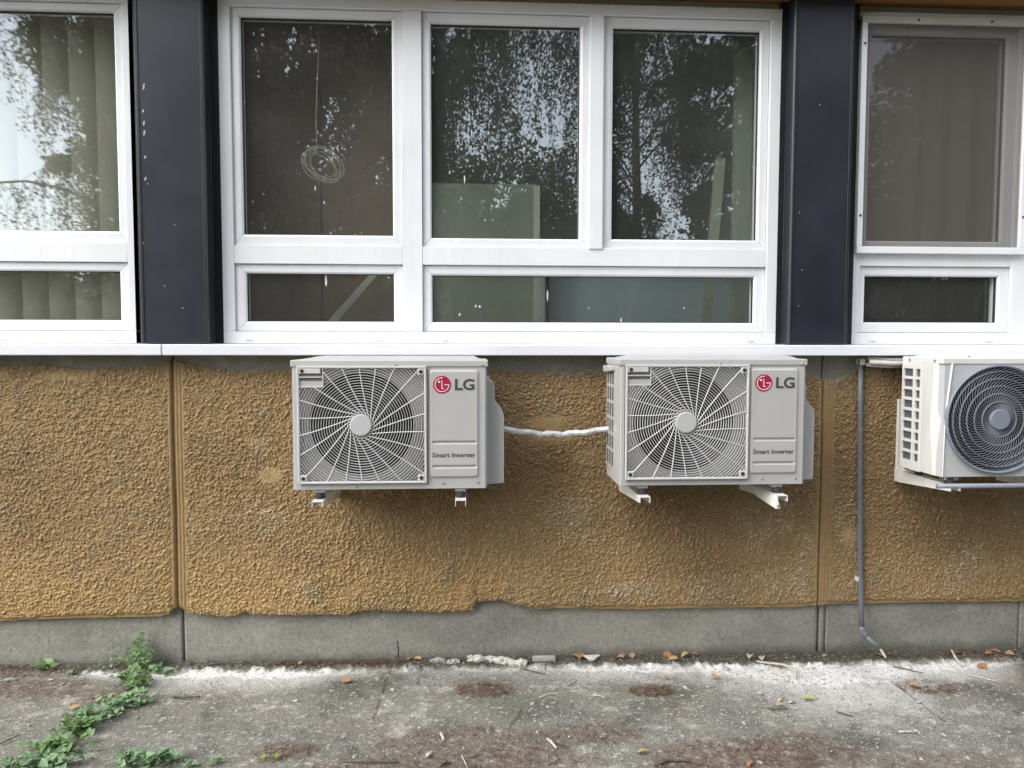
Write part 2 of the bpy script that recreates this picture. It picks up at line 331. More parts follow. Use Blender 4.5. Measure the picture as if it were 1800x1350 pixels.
# ------------------------------------------------------------------ setting: lawn sheet and pavement
def build_ground():
    g = MB(); g.add([(-150, -160, -0.05), (150, -160, -0.05), (150, 40, -0.05), (-150, 40, -0.05)], [(0, 1, 2, 3)])
    tag(g.build('ground', 'grass'), kind='structure')
    x0, x1, y0, y1, s = -2.7, 3.3, -1.45, 0.06, 0.0066
    nx, ny = int((x1 - x0) / s), int((y1 - y0) / s)
    X, Y = np.meshgrid(np.linspace(x0, x1, nx), np.linspace(y0, y1, ny))
    n1 = fbm(X * 3, Y * 3, 5, 1); n2 = fbm(X * 14, Y * 14, 4, 9); n3 = fbm(X * 45, Y * 45, 3, 21); n4 = fbm(X * 1.2, Y * 1.6, 3, 33)
    Z = gz(X) + 0.004 * n1 + 0.0028 * n2 + 0.0022 * n3
    c = np.zeros(X.shape + (3,)) + np.array((0.215, 0.205, 0.176))
    c = mixc(c, (0.120, 0.116, 0.097), sstep(-0.05, 0.45, n1 + 0.5 * n2))
    c = mixc(c, (0.35, 0.335, 0.29), sstep(0.05, 0.5, -n1 * 0.7 + 0.75 * n2))
    c = mixc(c, (0.18, 0.19, 0.15), 0.5 * sstep(0.0, 0.5, fbm(X * 2.2, Y * 4, 3, 55)))
    # grainy aggregate
    c = mixc(c, (0.52, 0.50, 0.44), 0.85 * sstep(0.26, 0.5, n3 + 0.25 * n2))
    c = mixc(c, (0.06, 0.057, 0.047), 0.7 * sstep(0.3, 0.62, -n3 - 0.2 * n1))
    # rusty brown needle soil patches
    soil = np.zeros_like(X)
    for (px, py, rx, ry, st) in [(-1.78, -0.2, .24, .09, .8), (-1.95, -0.03, .3, .06, .9), (-1.45, -0.28, .12, .08, .9), (-.645, -.73, .13, .07, .8), (.064, -.287, .13, .085, .95),
                                 (.02, -.74, .34, .17, .75), (-.30, -.90, .3, .1, .75), (.76, -.324, .11, .055, 1.0), (.80, -.45, .05, .10, .6), (.456, -.655, .2, .08, .65),
                                 (.21, -.86, .22, .12, .7), (.93, -.85, .3, .14, .9), (1.15, -.80, .25, .12, .8), (1.961, -.337, .17, .075, .95), (1.5, -.93, .4, .13, .6),
                                 (1.95, -.95, .4, .12, .5), (2.356, -.276, .15, .1, .6), (-.40, -.55, .15, .05, .4), (2.3, -.05, .4, .06, .85), (-.72, 0.0, .17, .045, 1), (-.42, -.005, .17, .04, .95)]:
        d = np.sqrt(((X - px) / rx) ** 2 + ((Y - py) / ry) ** 2)
        soil = np.maximum(soil, st * sstep(1.45, 0.35, d + 0.75 * n2 + 0.4 * n1 + 0.45 * n3))
    c = mixc(c, (0.175, 0.122, 0.088), soil * 0.68)
    Z += 0.004 * soil * (1 + 0.8 * n3)
    # dark dirt in the corner along the plinth
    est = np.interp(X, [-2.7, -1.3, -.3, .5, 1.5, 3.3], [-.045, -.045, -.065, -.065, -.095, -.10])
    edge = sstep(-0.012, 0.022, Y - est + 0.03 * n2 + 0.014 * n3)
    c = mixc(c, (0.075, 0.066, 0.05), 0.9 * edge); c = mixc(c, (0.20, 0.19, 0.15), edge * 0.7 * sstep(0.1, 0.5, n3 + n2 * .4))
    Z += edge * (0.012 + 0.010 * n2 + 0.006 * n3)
    # white lime washed out along the wall, spilling forward on the right
    reach = np.interp(X, [-2.7, -1.7, -1.5, -1.28, -1.0, -.75, -.6, -.33, -.2, 0, .3, .6, .8, 1.0, 1.2, 1.35, 1.55, 1.75, 1.95, 2.15, 2.35, 2.5, 3.3],
                      [.0, .02, .07, .12, .125, .12, .09, .03, .08, .07, .075, .10, .125, .13, .22, .33, .40, .36, .19, .16, .13, .02, .0])
    stre = np.interp(X, [-2.7, -1.75, -1.55, -1.28, -.7, -.55, -.36, -.25, .1, .45, .6, .9, 1.2, 1.5, 1.9, 2.2, 2.4, 2.6, 3.3],
                     [0, .2, .8, .95, .9, .4, .12, .45, .35, .5, .9, 1, .95, 1, 1, 1, .6, .1, 0])
    dy = est - Y
    lime = stre * sstep(-0.02, 0.02, dy + 0.02 * n2) * sstep(1.9, 0.35, dy / np.maximum(reach, 0.01) + 0.55 * n2 + 0.35 * n1 + 0.25 * n3)
    core = stre * sstep(-0.015, 0.02, dy + 0.015 * n2) * sstep(1.0, 0.6, dy / np.maximum(reach * 0.66, 0.01) + 0.55 * n2 + .2 * n3)
    c = mixc(c, (0.60, 0.585, 0.555), np.clip(lime * 0.85 - soil * .8 * (X < 1.0) - .3 * sstep(.2, .6, -n3), 0, 1))
    c = mixc(c, (0.80, 0.785, 0.755), np.clip(core * 0.95 - 0.9 * sstep(0.05, 0.45, -n3 - 0.5 * n2) - 0.5 * sstep(.1, .5, n1) - soil * 0.7, 0, 1))
    # slab joint overgrown by weeds, and two hairline joints
    for (xa, ya, xb, yb, w, st) in [(-1.38, 0.05, -1.42, -0.9, .02, .8), (-.335, 0.0, -.36, -.5, .006, .6), (-.2, -.05, -.21, -.22, .004, .5), (1.82, -.3, 1.84, -.62, .006, .6)]:
        t = np.clip(((X - xa) * (xb - xa) + (Y - ya) * (yb - ya)) / ((xb - xa) ** 2 + (yb - ya) ** 2), 0, 1)
        d = np.hypot(X - xa - t * (xb - xa), Y - ya - t * (yb - ya)) + 0.008 * n2
        j = sstep(w, w * 0.3, d); c = mixc(c, (0.06, 0.05, 0.035), st * j); Z -= 0.004 * j
    V = np.stack([X, Y, Z], -1).reshape(-1, 3)
    tag(link('pavement', arrays_mesh('pavement', V, grid_faces(nx, ny), True, c.reshape(-1, 3)), 'pave'), kind='structure')
    # the rest of the paved apron around it
    ap = MB()
    for (xa, xb, ya, yb) in [(-14, 14, -6.5, y0 + .004), (-14, x0 + .004, y0 + .004, .06), (x1 - .004, 14, y0 + .004, .06)]:
        ap.add([(xa, ya, gz(xa) - .010), (xb, ya, gz(xb) - .010), (xb, yb, gz(xb) - .010), (xa, yb, gz(xa) - .010)], [(0, 1, 2, 3)])
    tag(ap.build('pavement_apron', mat('apron', (0.16, 0.155, 0.13), 0.95, (0.10, 0.098, 0.08), 5, 0.5, 0.6, 60)), kind='structure')
build_ground()

# ------------------------------------------------------------------ building
BOT = [(-2.619, 0.228), (-2.029, 0.228), (-1.886, 0.233), (-1.718, 0.235), (-1.476, 0.235), (-1.354, 0.235), (-1.312, 0.247), (-1.294, 0.277), (-1.26, 0.277), (-1.226, 0.251), (-1.134, 0.239), (-1.06, 0.232), (-1.01, 0.239), (-0.981, 0.251), (-0.946, 0.24), (-0.763, 0.231), (-0.663, 0.235), (-0.538, 0.23), (-0.462, 0.249), (-0.311, 0.243), (-0.134, 0.235), (0.019, 0.24), (0.04, 0.279), (0.147, 0.284), (0.25, 0.256), (0.34, 0.236), (0.392, 0.241), (0.587, 0.234), (0.796, 0.228), (1.112, 0.23), (1.512, 0.225), (1.62, 0.234), (1.7, 0.237), (2.605, 0.232), (4.027, 0.233)]
TOP = [(-2.7, 1.345), (-1.99, 1.348), (-1.802, 1.348), (-1.685, 1.328), (-1.4, 1.333), (-1.279, 1.368), (-1.183, 1.348), (-1.039, 1.318), (-0.796, 1.323), (0.146, 1.32), (0.349, 1.31), (0.45, 1.302), (0.604, 1.322), (1.567, 1.291), (1.673, 1.265), (1.739, 1.309), (1.804, 1.335), (1.964, 1.347), (2.558, 1.361), (3.4, 1.36)]

bld = empty('building', (0, 0.3, 0))
tag(bld, 'low building with ochre roughcast wall, white framed windows and dark columns', 'building')
def part(mb, name, m, parent=bld, bevel=0, seg=1, smooth=False):
    o = mb.build(name, m, parent, bevel, seg, smooth)
    if parent is bld: o.matrix_parent_inverse = Matrix.Translation((0, -0.3, 0))
    return o

def build_stucco():
    x0, x1, s = -2.35, 2.9, 0.0029
    nx = int((x1 - x0) / s); nz = int(1.17 / s)
    xs = np.linspace(x0, x1, nx)
    zb = np.interp(xs, [b[0] for b in BOT], [b[1] for b in BOT]) + 0.004 * fbm(xs * 22, xs * 0 + 3, 3, 5) + 0.002 * fbm(xs * 90, xs * 0 + 7, 2, 6)
    v = np.linspace(0, 1, nz)[:, None]
    X = np.repeat(xs[None, :], nz, 0); Zc = zb[None, :] + v * (1.402 - zb[None, :])
    # thrown roughcast: overlapping elongated blobs, highest one wins
    NB = 420000
    bx = rng.uniform(0, nx - 1, NB); bz = rng.uniform(0, nz - 1, NB)
    la = rng.uniform(0.9, 2.0, NB) * (1 + 0.6 * (rng.random(NB) < 0.10)); sb = la * rng.uniform(0.55, 1.0, NB)
    th = rng.normal(0.3, 1.0, NB); hh = rng.uniform(0.05, 1.0, NB) ** 1.7 * np.sqrt(la / 1.7)
    H = np.zeros((nz, nx)); ix = np.round(bx).astype(int); iz = np.round(bz).astype(int); ct, st = np.cos(th), np.sin(th)
    for oz in range(-4, 5):
        for ox in range(-4, 5):
            jx = ix + ox; jz = iz + oz; ok = (jx >= 0) & (jx < nx) & (jz >= 0) & (jz < nz)
            dx = jx - bx; dz = jz - bz; u = (dx * ct + dz * st) / la; w = (-dx * st + dz * ct) / sb
            q = 1 - u * u - w * w; ok &= q > 0
            np.maximum.at(H, (jz[ok], jx[ok]), (hh * np.sqrt(np.clip(q, 0, 1)))[ok])
    n1 = fbm(X * 2.3, Zc * 2.3, 4, 41); n2 = fbm(X * 9, Zc * 9, 4, 43); n3 = fbm(X * 40, Zc * 40, 3, 47); n5 = fbm(X * 5, Zc * 5, 3, 77)
    amp = 0.0084 * (1 + 0.25 * n1 + 0.35 * n3 + 0.25 * n5)
    sm = np.zeros_like(X)                                # smooth floated places
    for (px, pz, rx, rz, st_) in [(.36, 1.085, .10, .035, .85), (-.86, .86, .06, .04, .8), (-.92, 1.0, .05, .03, .5), (.36, 1.02, .13, .03, .6), (.56, .93, .1, .04, .4), (1.75, .55, .04, .05, .7), (-1.7, 1.3, .12, .03, .5)]:
        sm = np.maximum(sm, st_ * sstep(1.2, 0.6, np.hypot((X - px) / rx, (Zc - pz) / rz) + 0.35 * n2))
    bandL = sstep(.042, .026, np.abs(X + 1.262 + 0.004 * n2)); bandR = sstep(.045, .028, np.abs(X - 1.63 + 0.004 * n2))
    band = np.maximum(bandL, bandR); sm = np.maximum(sm, band * 0.95)
    topz = np.interp(xs, [t[0] for t in TOP], [t[1] for t in TOP])[None, :] + 0.010 * n2 + 0.006 * n3
    grey = sstep(-0.008, 0.006, Zc - topz)
    lipx = np.clip(np.interp(X[0], [-2.7, -2.05, -1.4, -1.31, -1.3, .33, .36, .55, .58, 1.1, 1.13, 1.6, 3.3], [1, 1, 1, .6, 0, 0, 1, 1, .9, .9, 1, 1, 1]), 0, 1)[None, :]
    lip = lipx * sstep(.022, .012, (Zc - zb[None, :]) + 0.012 * n2 + .006 * n3 + .012 * n5)
    rough = (1 - sm) * (1 - grey) * (1 - lip)
    D_ = amp * rough * H + 0.0010 * rough * rng.normal(size=X.shape) + 0.006 * n1 + 0.0022 * n2 + 0.0007 * n3 + 0.004 * sm * (1 - grey)
    D_ += 0.003 * (np.sin((X + 1.262) * 420) * bandL * 0.5 + np.sin((X - 1.63) * 380) * bandR * 0.3)     # trowel lines beside the joints
    D_ -= 0.010 * grey + 0.004 * lip
    D_ += 0.004 * sstep(.0, .02, Zc - zb[None, :]) - 0.004
    grv = sstep(.010, .003, np.abs(X + 1.272)) * .012 + sstep(.006, .002, np.abs(X - 1.613)) * .008
    D_ -= grv
    # colour
    c = np.zeros(X.shape + (3,)) + np.array((0.375, 0.252, 0.128))
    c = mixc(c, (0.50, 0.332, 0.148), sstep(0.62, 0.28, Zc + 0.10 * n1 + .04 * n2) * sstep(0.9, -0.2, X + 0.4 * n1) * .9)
    c = mixc(c, (0.295, 0.215, 0.125), 0.6 * sstep(0.05, 0.5, n1 + 0.35 * n2))
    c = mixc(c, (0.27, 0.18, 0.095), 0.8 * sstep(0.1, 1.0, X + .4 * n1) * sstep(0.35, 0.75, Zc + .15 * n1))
    c = mixc(c, (0.30, 0.255, 0.165), 0.45 * sstep(0.15, 0.55, n5 + 0.3 * n2))
    run = sstep(.1, .5, fbm(X * 13, Zc * 0.9, 4, 101) + .25 * n2) * sstep(.55, 1.3, Zc + .2 * n1)      # rain runs from under the sill
    c = mixc(c, (0.235, 0.185, 0.115), 0.45 * run)
    blotch = np.zeros_like(X)  # browner blotches, most of them below the outdoor units
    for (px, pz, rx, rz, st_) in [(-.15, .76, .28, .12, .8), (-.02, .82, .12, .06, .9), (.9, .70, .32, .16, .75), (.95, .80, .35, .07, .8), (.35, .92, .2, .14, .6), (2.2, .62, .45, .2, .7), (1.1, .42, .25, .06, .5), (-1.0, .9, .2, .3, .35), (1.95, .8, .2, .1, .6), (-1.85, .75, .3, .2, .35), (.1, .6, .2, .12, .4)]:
        blotch = np.maximum(blotch, st_ * sstep(1.35, 0.2, np.hypot((X - px) / rx, (Zc - pz) / rz) + 0.55 * n2 + .3 * n5))
    c = mixc(c, (0.185, 0.115, 0.058), 0.5 * blotch)
    worn = np.zeros_like(X)                              # pale abraded streaks
    for (px, pz, rx, rz, st_) in [(1.45, .5, .25, .25, .65), (.5, .62, .25, .25, .5), (.25, .45, .2, .2, .4), (.8, .33, .35, .06, .7), (-.72, .36, .05, .05, .8), (-.9, .68, .16, .1, .55), (1.72, .5, .12, .3, .75), (.3, 1.1, .25, .12, .5), (1.5, .33, .2, .08, .6), (2.3, .4, .3, .2, .35)]:
        worn = np.maximum(worn, st_ * sstep(1.2, 0.3, np.hypot((X - px) / rx, (Zc - pz) / rz) + 0.5 * n2))
    hi = sstep(0.45, 0.85, H * rough)
    c = mixc(c, (0.58, 0.49, 0.34), np.clip(1.15 * worn * (0.12 + 0.88 * hi) * sstep(-.25, .35, n5 + n2), 0, 1))
    c = mixc(c, (0.45, 0.31, 0.155), 0.35 * hi * (1 - worn))
    c = mixc(c, (0.30, 0.20, 0.095), 0.7 * band); c = mixc(c, (0.46, 0.33, 0.165), 0.8 * sm * (1 - band) * sstep(-.2, .2, n2 + .3))
    c = mixc(c, (0.40, 0.28, 0.135), 0.7 * lip)
    c = mixc(c, (0.25, 0.24, 0.205), grey * 0.95); c = mixc(c, (0.33, 0.335, 0.295), grey * 0.6 * sstep(0, .4, n2))
    fringe = sstep(.05, .0, np.abs(Zc - topz) + .02 * n2) * (1 - grey)
    c = mixc(c, (0.22, 0.165, 0.10), 0.5 * fringe)
    V = np.stack([X, -D_, Zc], -1)
    cuts = [0, int(np.searchsorted(xs, -1.2735)), int(np.searchsorted(xs, 1.613)), nx]
    for k in range(3):
        i0, i1 = cuts[k], cuts[k + 1]
        v3 = V[:, i0:i1]; t3 = c[:, i0:i1]; w = i1 - i0
        # underside and end returns so that the coat has thickness
        low = v3[0].copy(); low[:, 1] = 0.045
        lf = v3[:, 0].copy(); lf[:, 1] = 0.045; rt = v3[:, -1].copy(); rt[:, 1] = 0.045
        vv = v3.reshape(-1, 3); n0 = len(vv)
        F = [grid_faces(w, nz)]
        j = np.arange(w - 1); F.append(np.stack([n0 + j, n0 + j + 1, j + 1, j], 1))
        n1_ = n0 + w; r = np.arange(nz - 1); F.append(np.stack([n1_ + r, r * w, (r + 1) * w, n1_ + r + 1], 1))
        n2_ = n1_ + nz; F.append(np.stack([r * w + w - 1, n2_ + r, n2_ + r + 1, (r + 1) * w + w - 1], 1))
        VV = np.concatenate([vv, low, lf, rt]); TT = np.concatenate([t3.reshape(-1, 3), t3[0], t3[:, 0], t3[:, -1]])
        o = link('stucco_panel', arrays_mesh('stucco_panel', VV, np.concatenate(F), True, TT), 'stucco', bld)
        o.matrix_parent_inverse = Matrix.Translation((0, -0.3, 0))
build_stucco()

# plinth panels, each a separate cast piece with a worn top edge and a joint beside it
for (xa, xb) in [(-2.9, -1.268), (-1.257, 1.625), (1.637, 1.662), (1.668, 2.604), (2.609, 3.6)]:
    nxp = max(2, int((xb - xa) / 0.012)); nzp = 36
    X, Zp = np.meshgrid(np.linspace(xa, xb, nxp), np.linspace(-0.12, 0.30, nzp))
    Yp = 0.03 + 0.0016 * fbm(X * 6, Zp * 6, 3, 61) + 0.0012 * fbm(X * 30, Zp * 30, 3, 63)
    pit = sstep(.42, .62, fbm(X * 26, Zp * 26, 2, 71)); Yp = Yp + 0.004 * pit
    V = np.stack([X, Yp, Zp], -1).reshape(-1, 3); F = grid_faces(nxp, nzp)
    tn = np.zeros(X.shape + (3,)) + np.array((0.275, 0.262, 0.228))
    tn = mixc(tn, (0.22, 0.215, 0.185), sstep(-.2, .4, fbm(X * 2.5, Zp * 5, 4, 83))); tn = mixc(tn, (0.33, 0.318, 0.28), .6 * sstep(.05, .5, fbm(X * 7, Zp * 9, 4, 87)))
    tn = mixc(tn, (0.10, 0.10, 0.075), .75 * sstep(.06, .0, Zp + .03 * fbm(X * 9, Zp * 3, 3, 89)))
    tn = tn.reshape(-1, 3)
    bk = V.copy(); bk[:, 1] = 0.2
    n0 = len(V); r = np.arange(nzp - 1)
    e1 = np.stack([n0 + r * nxp, r * nxp, (r + 1) * nxp, n0 + (r + 1) * nxp], 1)
    e2 = np.stack([r * nxp + nxp - 1, n0 + r * nxp + nxp - 1, n0 + (r + 1) * nxp + nxp - 1, (r + 1) * nxp + nxp - 1], 1)
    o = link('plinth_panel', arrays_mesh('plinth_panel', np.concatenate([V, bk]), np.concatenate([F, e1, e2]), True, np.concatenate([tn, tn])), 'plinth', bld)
    o.matrix_parent_inverse = Matrix.Translation((0, -0.3, 0))
part(MB().box(-3.4, 4.0, .09, .22, -.2, 1.40), 'wall_core', 'black')
ck = MB()
for k, (px, pz, dx) in enumerate([(-.318, .02, .002), (-.316, .05, -.002), (-.319, .08, .001)]): ck.box(px, px + .0016, .0275, .034, pz - .016, pz + .018)
part(ck, 'plinth_crack', 'black')

# window sill in two lengths, drip edge turned down at the front
for (xa, xb) in [(-3.2, -1.2835), (-1.2795, 3.8)]:
    part(MB().prism_x([(-.09, 1.387), (-.09, 1.4325), (.07, 1.4365), (.07, 1.425), (-.080, 1.422), (-.080, 1.387)], xa, xb), 'window_sill', 'sill', bevel=.003)
# lintel band and overhanging soffit
part(MB().box(-3.4, 4.0, .075, .22, 2.915, 3.6), 'lintel', 'lintel')
for k in range(2):
    part(MB().box(-3.8, 4.4, -.14 + k * .108, -.037 + k * .108, 2.962, 2.985), 'soffit_board', 'wood', bevel=.003)
part(MB().box(-3.8, 4.4, -.16, .22, 2.987, 3.25), 'roof_edge', 'lintel')

# dark columns between the windows
def column(x0, x1, p0, p1):
    o = part(MB().box(p0, p1, -.03, .05, 1.437, 2.963), 'column_panel', 'darkpanel', bevel=.004)
    for (xa, xb, y) in [(x0, p0 - .0015, .045), (p1 + .0015, x1, .045)]:
        MB().box(xa, xb, y, .10, 1.438, 2.962).build('flashing', 'black', o)
    for xe in (p0 + .004, p1 - .016): MB().box(xe, xe + .012, -.0335, -.029, 1.439, 2.96).build('edge_trim', 'black', o, bevel=.0015)
    for q in range(4):
        MB().disc(random.uniform(p0 + .03, p1 - .03), random.uniform(1.5, 2.7), .0022, -.0312, -.029, 8).build('paint_fleck', 'chip', o)
    return o
cl = column(-1.44, -1.066, -1.388, -1.105)
column(1.404, 1.762, 1.432, 1.703)
for (px, pz, h) in [(-1.352, 2.51, .014), (-1.357, 2.41, .007), (-1.355, 2.36, .01), (-1.354, 2.32, .012), (-1.353, 2.22, .006), (-1.354, 2.13, .008), (-1.372, 1.86, .004)]:
    MB().prism([(px - .004, pz - h), (px + .003, pz - h * .6), (px + .005, pz + h), (px - .002, pz + h * .7)], -.0314, -.029).build('scuff', 'cable', cl)

# --- window joinery
def ring(mb, x0, x1, z0, z1, w, yf, yb, wi=None):
    """four mitred bars with hairline gaps at the corners; face slopes in towards the glass"""
    wl_, wr, wb, wt = w if isinstance(w, tuple) else (w, w, w, w)
    g = 0.0005; ins = 0.006; dp = 0.006
    xi0, xi1, zi0, zi1 = x0 + wl_, x1 - wr, z0 + wb, z1 - wt
    def bar(o0, o1, i1, i0, d):
        # outer edge o0->o1, inner edge i0->i1 ; d = direction of run used for the hairline gap
        o0, o1, i0, i1 = Vector(o0), Vector(o1), Vector(i0), Vector(i1); dv = Vector(d)
        o0 += dv * g; i0 += dv * g; o1 -= dv * g; i1 -= dv * g
        t = 0.82
        m0 = o0.lerp(i0, t); m1 = o1.lerp(i1, t)
        vs = [(o0.x, yf, o0.y), (o1.x, yf, o1.y), (m1.x, yf, m1.y), (m0.x, yf, m0.y), (i1.x, yf + dp, i1.y), (i0.x, yf + dp, i0.y),
              (o0.x, yb, o0.y), (o1.x, yb, o1.y), (i1.x, yb, i1.y), (i0.x, yb, i0.y)]
        mb.add(vs, [(0, 1, 2, 3), (3, 2, 4, 5), (5, 4, 8, 9), (1, 0, 6, 7), (0, 3, 5, 9, 6), (1, 7, 8, 4, 2), (6, 9, 8, 7)])
    bar((x0, z0), (x1, z0), (xi1, zi0), (xi0, zi0), (1, 0)); bar((x1, z0), (x1, z1), (xi1, zi1), (xi1, zi0), (0, 1))
    bar((x1, z1), (x0, z1), (xi0, zi1), (xi1, zi1), (-1, 0)); bar((x0, z1), (x0, z0), (xi0, zi0), (xi0, zi1), (0, -1))
    return mb

YF, YS, YG = .045, .060, .085
def sash(frame, so, go):
    x0, x1, z0, z1 = so; g0, g1, h0, h1 = go
    o = ring(MB(), x0 + .002, x1 - .002, z0 + .002, z1 - .002, (g0 - x0 - .002, x1 - .002 - g1, h0 - z0 - .002, z1 - .002 - h1), YS, .12).build('sash', 'white', frame, bevel=.0012)
    ring(MB(), g0 - .002, g1 + .002, h0 - .002, h1 + .002, .005, YG - .010, YG + .004).build('gasket', 'gasket', frame)
    MB().box(g0 - .004, g1 + .004, YG, YG + .022, h0 - .004, h1 + .004).build('pane', 'glass', frame)

def window_frame(x0, x1, posts, rails_z, nm='window'):
    f = MB(); zt = 2.93
    for (a0, b0) in posts: f.box(a0, b0, YF, .13, 1.4905, 2.8825)
    f.box(x0, x1, YF, .13, 1.4372, 1.4900); f.box(x0, x1, YF, .13, 2.883, zt)
    f2 = f
    xs = sorted(posts)
    for (p, q) in zip(xs[:-1], xs[1:]):
        f2.box(p[1] + .0004, q[0] - .0004, YF + .0015, .13, rails_z[0], rails_z[1])
    return part(f2, nm, 'white', bevel=.002)

wc = window_frame(-1.068, 1.408, [(-1.068, -1.017), (-.284, -.198), (1.356, 1.408)], (1.786, 1.866))
sash(wc, (-1.017, -.284, 1.866, 2.883), (-.977, -.328, 1.914, 2.844))
sash(wc, (-.198, .572, 1.866, 2.883), (-.158, .500, 1.906, 2.836))
sash(wc, (.572, 1.356, 1.866, 2.883), (.648, 1.313, 1.908, 2.836))
MB().box(.541, .604, YF - .006, YS - .001, 1.860, 2.8835).build('cover_strip', 'white', wc, bevel=.003)
sash(wc, (-1.017, -.284, 1.490, 1.786), (-.969, -.326, 1.534, 1.745))
sash(wc, (-.198, 1.356, 1.490, 1.786), (-.156, 1.306, 1.533, 1.741))
w_l = window_frame(-3.2, -1.42, [(-3.2, -3.15), (-2.36, -2.28), (-1.468, -1.42)], (1.788, 1.872))
sash(w_l, (-2.28, -1.468, 1.872, 2.883), (-2.235, -1.508, 1.922, 2.847))
sash(w_l, (-2.28, -1.468, 1.490, 1.788), (-2.235, -1.510, 1.538, 1.749))
sash(w_l, (-3.15, -2.36, 1.872, 2.883), (-3.10, -2.41, 1.922, 2.847))
sash(w_l, (-3.15, -2.36, 1.490, 1.788), (-3.10, -2.41, 1.538, 1.749))
w_r = window_frame(1.757, 3.6, [(1.757, 1.795), (2.515, 2.60), (3.55, 3.6)], (1.795, 1.868))
sash(w_r, (1.795, 2.515, 1.868, 2.883), (1.828, 2.465, 1.912, 2.836))
sash(w_r, (1.795, 2.515, 1.490, 1.795), (1.827, 2.464, 1.538, 1.750))
sash(w_r, (2.60, 3.55, 1.868, 2.883), (2.645, 3.50, 1.912, 2.836))
sash(w_r, (2.60, 3.55, 1.490, 1.795), (2.645, 3.50, 1.538, 1.750))
# drainage caps on the bottom rails
for (wo, px) in [(wc, -.955), (wc, -.385), (wc, -.10), (wc, 1.29), (w_l, -1.54), (w_l, -2.0), (w_r, 1.86), (w_r, 2.42)]:
    MB().box(px - .016, px + .016, YF - .003, YF + .002, 1.447, 1.4535).build('drain_cap', 'lintel', wo, bevel=.001)
# streaks of paint and droppings on the glass
for (px, pz, w, h) in [(-.012, 2.17, .0035, .02), (.055, 1.605, .0045, .007), (.038, 1.606, .004, .006), (-.035, 1.568, .004, .007), (.362, 1.655, .004, .028), (.70, 1.545, .003, .012), (-.628, 1.72, .006, .03), (-.67, 2.12, .0025, .012), (-.632, 2.06, .003, .009), (.02, 2.375, .0025, .016), (.93, 2.0, .002, .006), (.99, 1.6, .003, .005), (.55, 1.60, .003, .004), (-.1, 2.03, .002, .004), (.08, 1.99, .0025, .005), (1.2, 2.3, .002, .006)]:
    n = 7; poly = [(px + w * math.cos(2 * math.pi * k / n + .4) * random.uniform(.7, 1.2), pz + h * math.sin(2 * math.pi * k / n + .4) * random.uniform(.75, 1.15)) for k in range(n)]
    MB().prism(poly, YG - .0012, YG - .0003).build('paint_streak', 'logo_white', wc)

# rooms behind the glass
part(MB().box(-3.4, 4.0, 4.0, 4.1, .6, 3.5), 'room_back_wall', 'room')
part(MB().box(-3.4, 4.0, .225, 4.0, 3.42, 3.52), 'room_ceiling', 'room')
part(MB().box(-3.4, 4.0, .225, 4.0, .55, .6), 'room_floor', 'floor')
for xa in (-3.42, -1.3, 1.53, 3.98): part(MB().box(xa, xa + .1, .225, 4.0, .6, 3.42), 'room_partition', 'room')
part(MB().box(-3.4, 4.0, .225, .30, .6, 1.40), 'window_parapet', 'room')

# ------------------------------------------------------------------ things behind the glass
vb = empty('vertical_blind', (-1.9, .22, 1.45)); tag(vb, 'beige vertical slat blind hanging behind the left window', 'blind')
k = 0; x = -2.9
while x < -1.54:
    me = MB().add([(x, .175, 1.47), (x + .100, .245, 1.47), (x + .100, .245, 2.93), (x, .175, 2.93), (x + .05, .21 - .010, 1.47), (x + .05, .21 - .010, 2.93)], [(0, 4, 5, 3), (4, 1, 2, 5)]).mesh('slat', smooth=True)
    o = link('slat', me, 'blind', vb); o.matrix_parent_inverse = Matrix.Translation((1.9, -.22, -1.45)); x += .1145
o = MB().box(-2.95, -1.5, .19, .25, 2.93, 2.965).build('head_rail', 'lamp', vb); o.matrix_parent_inverse = Matrix.Translation((1.9, -.22, -1.45))

rb = empty('roller_blind', (2.2, .18, 1.8)); tag(rb, 'brown grey fabric blind drawn behind the screened right window', 'blind')
n = 160; xs_ = np.linspace(1.79, 3.5, n)
v = [(x, .19 + .014 * math.sin(x * 47) + .006 * math.sin(x * 23), z) for z in (1.83, 2.9) for x in xs_]
o = link('fabric', arrays_mesh('fabric', v, grid_faces(n, 2)), 'brownblind', rb); o.matrix_parent_inverse = Matrix.Translation((-2.2, -.18, -1.8))
o = MB().box(1.79, 3.5, .168, .182, 1.812, 1.832).build('bottom_bar', 'brownblind', rb, bevel=.003); o.matrix_parent_inverse = Matrix.Translation((-2.2, -.18, -1.8))
n = 120; xs_ = np.linspace(1.79, 3.5, n)
v = [(x, .42 + .025 * math.sin(x * 48) + .01 * math.sin(x * 21), z) for z in (.7, 2.9) for x in xs_]
tag(link('curtain', arrays_mesh('curtain', v, grid_faces(n, 2)), 'curtain'), 'dark red brown pleated curtain behind the low right pane', 'curtain')

